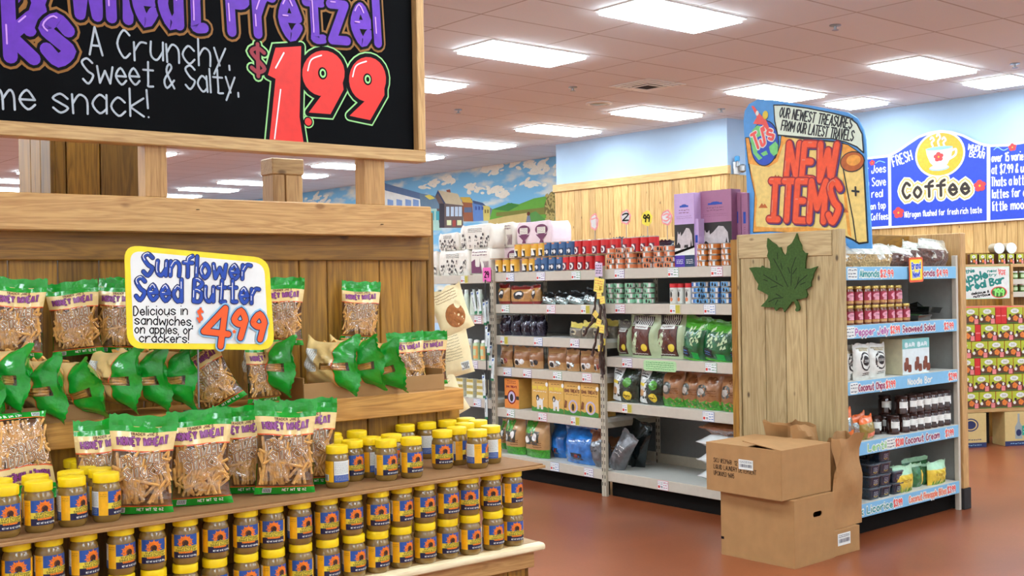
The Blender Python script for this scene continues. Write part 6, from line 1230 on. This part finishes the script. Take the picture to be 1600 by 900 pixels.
nbag('pineapple_bag', 'bag', ((1382, 1404, 730, .12), (1415, 1456, 716, .13), (1431, 1446, 724, .04), (1446, 1458, 724, .05), (1477, 1497, 716, .1)), NZ[4], [(.6, pgr), (.85, pgr), (1, pmint)], lambda A, i: A.poly([(.2, .1), (.7, .1), (.6, .7), (.3, .7)], pyel, 1) if i in (2, 3) else None, lambda i: 'green backed snack bag behind the yellow fronted ones, ' + nth(i), 'green backed snack bags', d=.06, seed=300)

# ------------------------------------------------------------ shipping cartons and paper bags on the floor
def shipbox(name, x0, y0, z0, W, Dp, H, rz, lab, cut=None):
    r = thing(name, lab, 'box', (x0, y0, z0), rz, 'cardboard shipping boxes'); t = .004; q = MB()
    if cut:                                             # front wall with a hand hole
        hx, hz, hw_, hh = cut; P_ = [(0, 0), (W, 0), (W, H), (0, H)]; hole = []
        for cx, sg_ in ((hx + hw_ / 2, 1), (hx - hw_ / 2, -1)): hole += [(cx + math.cos(a) * hh / 2, hz + math.sin(a) * hh / 2) for a in [(-PI / 2 if sg_ > 0 else PI / 2) + PI * k / 6 for k in range(7)]]
        tl, tr, bl, br_ = (0, H), (W, H), (0, 0), (W, 0); right_h = hole[:7]; left_h = hole[7:]
        for poly in ([bl, br_, right_h[0], left_h[-1]], [br_, tr] + right_h[::-1], [tr, tl, left_h[0], right_h[-1]], [tl, bl] + left_h[::-1]): q.face([(u, 0, v) for u, v in poly], card)
        q.grid([[(u, 0, v) for u, v in hole], [(u, .006, v) for u, v in hole]], card_dk, False, True)
    else: q.box((0, 0, 0), (W, t, H), card, .0015)
    q.box((0, Dp - t, 0), (W, Dp, H), card); q.box((0, 0.0005, 0), (t, Dp - t, H), card); q.box((W - t, 0.0005, 0), (W, Dp - t, H), card); q.box((t, t, 0), (W - t, Dp - t, t), card); q.build('carton_body', r); return r
W1, D1, H1 = .385, .50, .37
b1 = shipbox('shipping_box', 5.132, 3.738, 0, W1, D1, H1, .02, 'large brown cardboard carton with a hand hole, on the floor', (.22, .27, .055, .03))
q = MB(); q.box((.001, .001, H1 - .005), (W1 - .001, D1 / 2 - .003, H1 - .001), card, .001); q.build('top_flap', b1); q = MB(); q.box((.001, D1 / 2 + .003, H1 - .005), (W1 - .001, D1 - .001, H1 - .001), card, .001); q.build('top_flap', b1)
q = MB(); q.box((-.0006, D1 - .02, .09), (.012, D1 + .0006, .105), inkb); q.build('black_mark', b1)
W2, D2, H2 = .455, .525, .275
b2 = shipbox('shipping_box', 5.075, 3.775, .372, W2, D2, H2, .0, 'printed detergent carton stacked on the larger box, flaps ajar')
card_in = M('card_inside', (186, 146, 96), .8, var=.05)
for (y0, y1, up) in ((0.001, D2 * .5, 1), (D2 * .5 + .004, D2 - .001, 0)):
    q = MB(); z = H2 - .004 
    P_ = [(.001, y0, z), (W2 - .001, y0, z), (W2 - .001, y1, z), (.001, y1, z)]
    if up: P_ = [(.001, y0, z), (W2 - .001, y0, z), (W2 - .001, y1, z + .004), (.001, y1, z + .030)]
    else: P_ = [(.001, y0, z - .01), (W2 - .001, y0, z - .002), (W2 - .001, y1, z), (.001, y1, z)]
    q.prism([(i, 0) for i in range(4)], card, lambda u, v, l: (P_[int(u)][0], P_[int(u)][1], P_[int(u)][2] + (.004 if l else 0)), 1); q.build('top_flap', b2)
q = MB(); A = Art()
for t, z in (('SKU #53968  12 Ea', .165), ('LIQUID LAUNDRY DETERGENT', .128), ('UPC#0053 9685', .091)):
    L_ = {17: .205, 24: .30, 13: .145}[len(t)]; A.text(t, (-D2 + .055, z), (-D2 + .055 + L_, z - .004), .024, [(.003, inkb)], l=1, disc=6, n=2)
A.emit(q, lambda u, v, l: (-.0006, -u, v)); q.build('printed_text', b2)
def sticker(par, fn, lab):
    q = MB(); A = Art(); A.rect(0, 0, .1, .055, lab_w, 1); A.scribble(.006, .035, .094, .05, tag_k, 2, 2, 3, .003); rd = random.Random(2); x = .008
    while x < .09: w_ = rd.choice((.0012, .002, .003)); A.rect(x, .012, x + w_, .03, tag_k, 2); x += w_ + rd.choice((.0015, .003))
    A.emit(q, fn); o = q.build('barcode_sticker', par); o['label'] = lab
sticker(b2, lambda u, v, l: (-.0012 - l * .0005, -(u - D2 + .235), v + .145), 'white shipping sticker')
b3 = shipbox('shipping_box', 5.524, 3.752, 0, .25, .45, .145, .0, 'low brown carton at the right of the box pile')
q = MB(); q.box((.001, .001, .142), (.249, .449, .1449), card, .001); q.build('top_flap', b3); sticker(b3, lambda u, v, l: (.03 + u * 1.25, -.0008 - l * .0005, v * 1.25 + .055), 'white shipping sticker')
kraftp = M('paper_bag_kraft', (166, 122, 74), .7, var=.08, scale=12, bump=.25)
def paperbag(lab, loc, W_, D_, H_, rz, seed, lean=(0, 0), crush=.02, top=True):
    rd = random.Random(seed); ph = [rd.uniform(0, 6) for _ in range(9)]; n = 44; rows = []; q = MB()
    def pt(a, t, ins=0):
        # a around 0..1 : gusseted rectangle with the side creases pulled in
        s = a * 4; k = int(s) % 4; f = s - int(s); w_, d_ = W_ / 2 - ins, D_ / 2 - ins
        if k == 0: x, y = -w_ + 2 * w_ * f, -d_
        elif k == 1: x, y = w_ - .05 * (1 - abs(2 * f - 1)) * (.3 + t), -d_ + 2 * d_ * f
        elif k == 2: x, y = w_ - 2 * w_ * f, d_
        else: x, y = -w_ + .05 * (1 - abs(2 * f - 1)) * (.3 + t), d_ - 2 * d_ * f
        c = crush * (.25 + 1.1 * t) * (1 if ins == 0 or True else 1)
        fold = lambda u: abs(((u * .5) % 2) - 1) - .5
        dx = c * (fold(3 * t + 5 * a * 2 + ph[0]) + .6 * fold(11 * a - 4 * t + ph[1])); dy = c * (fold(9 * a + 5 * t + ph[2]) + .7 * fold(7 * t - 6 * a + ph[3]))
        return (x * (1 - .06 * t) + dx + lean[0] * t * t, y * (1 - .10 * t) + dy + lean[1] * t * t, H_ * t + (.014 * math.sin(2 * PI * a * 3 + ph[4]) + .006 * math.sin(2 * PI * a * 7 + ph[5])) * t ** 6)
    m_ = 18
    q.grid([[pt(k / n, t / m_) for k in range(n)] for t in range(m_ + 1)], kraftp, True, True)
    q.grid([[pt(k / n, t / m_, .002) for k in range(n)] for t in range(m_ + 1)], kraftp, True, True, flip=True)
    q.grid([[pt(k / n, 1) for k in range(n)], [pt(k / n, 1, .002) for k in range(n)]], kraftp, True, True)
    q.face([pt(k / n, 0) for k in range(n)][::-1], kraftp); o = q.build('paper_bag', sharp=22); place(o, loc, rz); return tag(o, lab, 'paper bag', 'brown paper bags')
paperbag('tall brown paper bag standing on the low carton, top crumpled open', (5.685, 3.83, .147), .30, .115, .52, .03, 3, (.03, -.02), .028)
paperbag('crumpled brown paper bag squeezed behind the detergent carton', (5.69, 4.06, .147), .25, .24, .57, -.1, 8, (-.07, .05), .05)

# ------------------------------------------------------------ cereal bar stack, tilted off the grid
CO = on_z(1530, 699, 0); cd = Vector((.764, -.645, 0)); ca = math.atan2(-.645, .764) + math.radians(10)
CU = Vector((math.cos(ca), math.sin(ca), 0)); CV = Vector((-math.sin(ca), math.cos(ca), 0))
def E(x, y, z): return CO + CU * x + CV * y + Vector((0, 0, z))
def e_x(px, py, Y=0):       # local x, z of a photo point on the stack front
    d = Vector(ray(px, py)); o = Vector((0, 0, EYE)) - CO; t = (Y - o.dot(CV)) / d.dot(CV); P_ = o + d * t; return P_.dot(CU), P_.z
cer_g, cer_y, cer_o, cer_b, cer_p = M('cereal_olive', (176, 186, 50), .45, var=.08), M('cereal_green', (70, 110, 40), .45), M('cereal_orange', (222, 124, 46), .45, var=.2), M('cereal_brown', (92, 54, 34), .45, var=.3), M('cereal_pink', (226, 130, 130), .45); cer_r = M('cereal_red', (206, 40, 40), .45, var=.05)
def a_cer(A, W, H): A.poly([(-W / 2, 0), (W / 2, 0), (W / 2, .5 * H), (.2 * W, .62 * H), (-.3 * W, .42 * H), (-W / 2, .3 * H)], cer_b, 2); A.ell(.0, .76 * H, .26 * W, .15 * H, pic_w, 3, 16); A.scribble(-.12 * W, .7 * H, .12 * W, .82 * H, cer_y, 4, 2, 2, .004); A.poly([(-.1 * W, .2 * H), (.1 * W, .14 * H), (.24 * W, .36 * H), (.02 * W, .52 * H), (-.12 * W, .38 * H)], cer_o, 4); A.rect(.22 * W, .02 * H, .46 * W, .32 * H, cer_p, 4); A.ell(-.36 * W, .3 * H, .09 * W, .1 * H, pic_w, 4, 10); A.ell(-.3 * W, .5 * H, .08 * W, .08 * H, pic_k, 4, 10); A.rect(-W / 2, 0, W / 2, .07 * H, cer_y, 3); A.ell(.34 * W, .44 * H, .07 * W, .1 * H, pic_w, 4, 10)
rowsC = [(638, 613.5, (1496, 1532, 1561, 1590, 1618)), (612, 586.5, (1509, 1540, 1570, 1600)), (585.5, 560.5, (1493, 1522, None, 1562, 1590)), (559, 534.5, (1508.5, 1538.5, 1568.5, 1598)), (532.5, 507, (1497, 1522, None, 1559, 1589)), (504, 480, (1517, 1545, 1567, None, None))]
zc0 = e_x(1550, 638)[1]; Hc = (e_x(1550, 480)[1] - zc0) / 6; Wc = .163
cere = carton(Wc, Hc - .003, .06, cer_g, cer_r, a_cer); cerr = carton(.055, Hc - .003, .06, cer_r, cer_r, lambda A, W, H: A.rect(-.4 * W, .45 * H, .4 * W, .52 * H, cer_p, 2))
xs0 = e_x(1513, 600)[0]
for r in range(6):
    x = xs0 - (.06, .12, .10, .13, .09, .05)[r]; i = 0; z = zc0 + r * Hc + .001
    n = 0
    while x < xs0 + .62:
        redb = (r in (2, 4) and i == 1) or (r == 5 and i == 2) or (r == 5 and i == 3)
        pr, wd = (cerr, .057) if redb else (cere, Wc + .004)
        o = pr.spawn(E(x + wd / 2, 0, z), ca, ('red end of cereal carton, %s row from floor, ' if redb else 'green cereal bar carton, %s row from floor, ') % ORD[r] + nth(i), 'carton', 'cereal bar cartons'); o.name = 'cereal_carton'
        x += wd; i += 1
stk = thing('wooden_plinth', 'low dark wooden platform carrying the cereal bar stack', 'plinth', E(xs0 - .1, 0, 0), ca); q = MB(); q.box((-.15, .0, zc0 - .035), (.75, .35, zc0), w_pine, .003); q.build('deck', stk); q = MB()
for px in (1550, 1625): x = e_x(px, 690, .1)[0] - xs0 + .1; q.box((x, .22, 0), (x + .05, .34, zc0 - .035), dark)
q.build('legs', stk)
q = MB(); q.box((-.12, .07, zc0 + .002), (.72, .33, zc0 + 6 * Hc), cer_r, .004); o = q.build('carton_core'); place(o, E(xs0 - .1, 0, 0), ca); tag(o, 'red block of further cartons behind the front cereal boxes', 'cartons'); o.name = 'carton_stack'
# drink crates below
crate_t, crate_b = M('crate_tan', (206, 180, 120), .6, var=.04), M('crate_navy', (34, 46, 92), .5)
def a_cr(kind):
    def f(A, W, H):
        A.rect(-W / 2, 0, W / 2, .14 * H, crate_b, 2); A.scribble(-.3 * W, .04 * H, .3 * W, .1 * H, slb, 3, 1, 3, .006)
        if kind == 0: A.ell(-.1 * W, .66 * H, .30 * W, .19 * H, crate_b, 2, 24); A.ell(-.1 * W, .66 * H, .25 * W, .155 * H, crate_t, 3, 22); A.ell(-.1 * W, .66 * H, .2 * W, .12 * H, crate_b, 4, 20); A.scribble(-.4 * W, .2 * H, .3 * W, .25 * H, tag_k, 2, 1, 4, .008)
        else: A.poly([(-.12 * W, .2 * H), (.14 * W, .2 * H), (.15 * W, .55 * H), (.05 * W, .7 * H), (.05 * W, .94 * H), (-.03 * W, .94 * H), (-.03 * W, .7 * H), (-.13 * W, .55 * H)], M('crate_bottle', (150, 160, 160), .5), 2); A.ell(.01 * W, .38 * H, .1 * W, .1 * H, crate_b, 3, 12)
    return f
for i, (a, b, lab) in enumerate(((1500, 1541, 'tan and navy drink carton with round emblem under the cereal bars'), (1570, 1612, 'tan and navy drink carton with a bottle picture, at the right edge'))):
    xa, xb = e_x(a, 690)[0], e_x(b, 690)[0]; o = carton(xb - xa, zc0 - .04, .2, crate_t, crate_t, a_cr(i)).spawn(E((xa + xb) / 2, -.005, .001), ca, lab, 'box', 'drink cartons'); o.name = 'drink_carton'
xa, za = e_x(1592, 690); q = MB(); q.box((-.02, -.001, 0), (.03, 0, .09), M('tag_aqua', (40, 170, 140), .5)); A = Art(); A.scribble(-.012, .02, .024, .07, lab_w, 1, 2, 3, .005); A.emit(q, flat(-.001, .0005)); tag(place(q.build('aqua_tag'), E(xa + .05, -.012, e_x(1592, 680)[1]), ca), 'small aqua tag on the right hand drink carton', 'tag')
# cereal sign, small boxes above, caps
q = MB(); A = Art(); x0, zb_ = e_x(1492, 468, -.03); x1, zt_ = e_x(1577, 416, -.03); mint2 = M('sign_mint', (186, 232, 190), .5); tealt = M('sign_teal', (20, 130, 120), .5); Wd, Hd = x1 - x0, zt_ - zb_
q.box((0, 0, 0), (Wd, .004, Hd), mint2); A.rect(.006, .006, Wd - .006, Hd - .006, lab_w, 1)
for t, a, b, h, m in (('this', (.2, .80), (.36, .84), .10, tealt), ('Apple', (.14, .50), (.60, .66), .22, tealt), ('Cereal Bar', (.10, .22), (.90, .50), .20, tealt), ('new', (.60, .82), (.76, .84), .08, tealt), ('try', (.62, .70), (.76, .72), .07, tealt), ('low', (.80, .84), (.92, .84), .08, s_red), ('fat', (.80, .74), (.92, .74), .08, s_red), ('delicious &', (.30, .13), (.62, .20), .07, inkb), ('nutritious', (.34, .04), (.64, .11), .07, inkb)): A.text(t, (a[0] * Wd, a[1] * Hd), (b[0] * Wd, b[1] * Hd), h * Hd, [(.018 * h * 5, m)], l=2, disc=6, n=2)
A.ell(.80 * Wd, .2 * Hd, .15 * Wd, .18 * Hd, s_red, 2); A.ell(.80 * Wd, .2 * Hd, .13 * Wd, .155 * Hd, cer_y, 3); A.text('199', (.71 * Wd, .1 * Hd), (.89 * Wd, .1 * Hd), .2 * Hd, [(.016, M('sign_lime', (140, 230, 110), .5))], l=4, disc=6, n=2); A.emit(q, flat(0, .0008))
o = q.build('cereal_sign'); place(o, E(x0, -.03, zb_), ca); tag(o, 'mint edged apple cereal bar price sign standing on the stack', 'sign')
fx = thing('grocery_shelf', 'wooden grocery shelf behind the cereal bars at the right edge', 'shelf unit', E(xs0, .5, 0), ca); q = MB(); q.box((-.3, .12, 0), (1.4, .15, e_x(1540, 395, .6)[1]), w_gold); q.build('back_panel', fx)
zs_ = e_x(1540, 413, .5)[1]
for py in (413, 478): q = MB(); z = e_x(1540, py, .5)[1]; q.box((-.3, 0, z - .03), (1.4, .12, z), w_pine, .003); q.build('shelf', fx)
for px in (1577,): x = e_x(px, 450, .5)[0] - xs0; q = MB(); q.box((x, -.03, 0), (x + .025, .12, zs_), w_pinez, .003); q.build('divider', fx)
for py in (436, 456): z = e_x(1590, py, .5)[1]; q = MB(); q.box((x + .025, -.02, z - .05), (1.4, .12, z), w_enam, .002); q.build('side_shelf', fx)
small = carton(.075, e_x(1540, 397, .5)[1] - zs_ - .002, .05, cer_g, cer_b, a_cer)
for i, px in enumerate((1522, 1536, 1548, 1566, 1580, 1594)): o = small.spawn(E(e_x(px, 410, .5)[0], .505, zs_ + .001), ca, 'small green fruit bar box on the grocery shelf, ' + nth(i), 'carton', 'small fruit bar boxes'); o.name = 'fruit_bar_box'
capw = M('canister_white', (226, 234, 236), .4)
zt_ = zs_ + e_x(1540, 397, .5)[1] - zs_ + .0
for i, px in enumerate((1560, 1579)):
    x = e_x(px, 388, .52)[0]; q = MB(); q.lathe([(.05, 0), (.053, .004), (.053, .014)], capw, 28); r = thing('canister', 'white lidded canister lying on the small boxes, ' + ('left' if i == 0 else 'right'), 'canister', E(x, .515, zt_ + .055), ca, 'lying canisters'); o = q.build('lid', r); o.rotation_euler = (PI / 2, 0, 0); o.location = (0, 0, 0); q = MB(); q.lathe([(.05, 0), (.05, .1)], M('canister_tan', (150, 130, 90), .4), 28); o = q.build('tube', r); o.rotation_euler = (-PI / 2, 0, 0)
gj = M('jar_green', (90, 120, 60), .2, coat=.6); sjg = sjar(.03, .075, gj, M('cap_white', (240, 242, 238), .35), lab_g, lambda A, R, H: A.rect(-R, H * .2, R, H * .6, lab_g, 0, 5))
for k, py in enumerate((436, 456)):
    z = e_x(1590, py, .5)[1]
    for i in range(3): sjg.spawn(E(e_x(1586 + i * 12, py, .52)[0], .53, z + .001), ca, 'small green jar on the %s side shelf, %s' % (('upper', 'lower')[k], nth(i)), 'jar', 'small green jars')
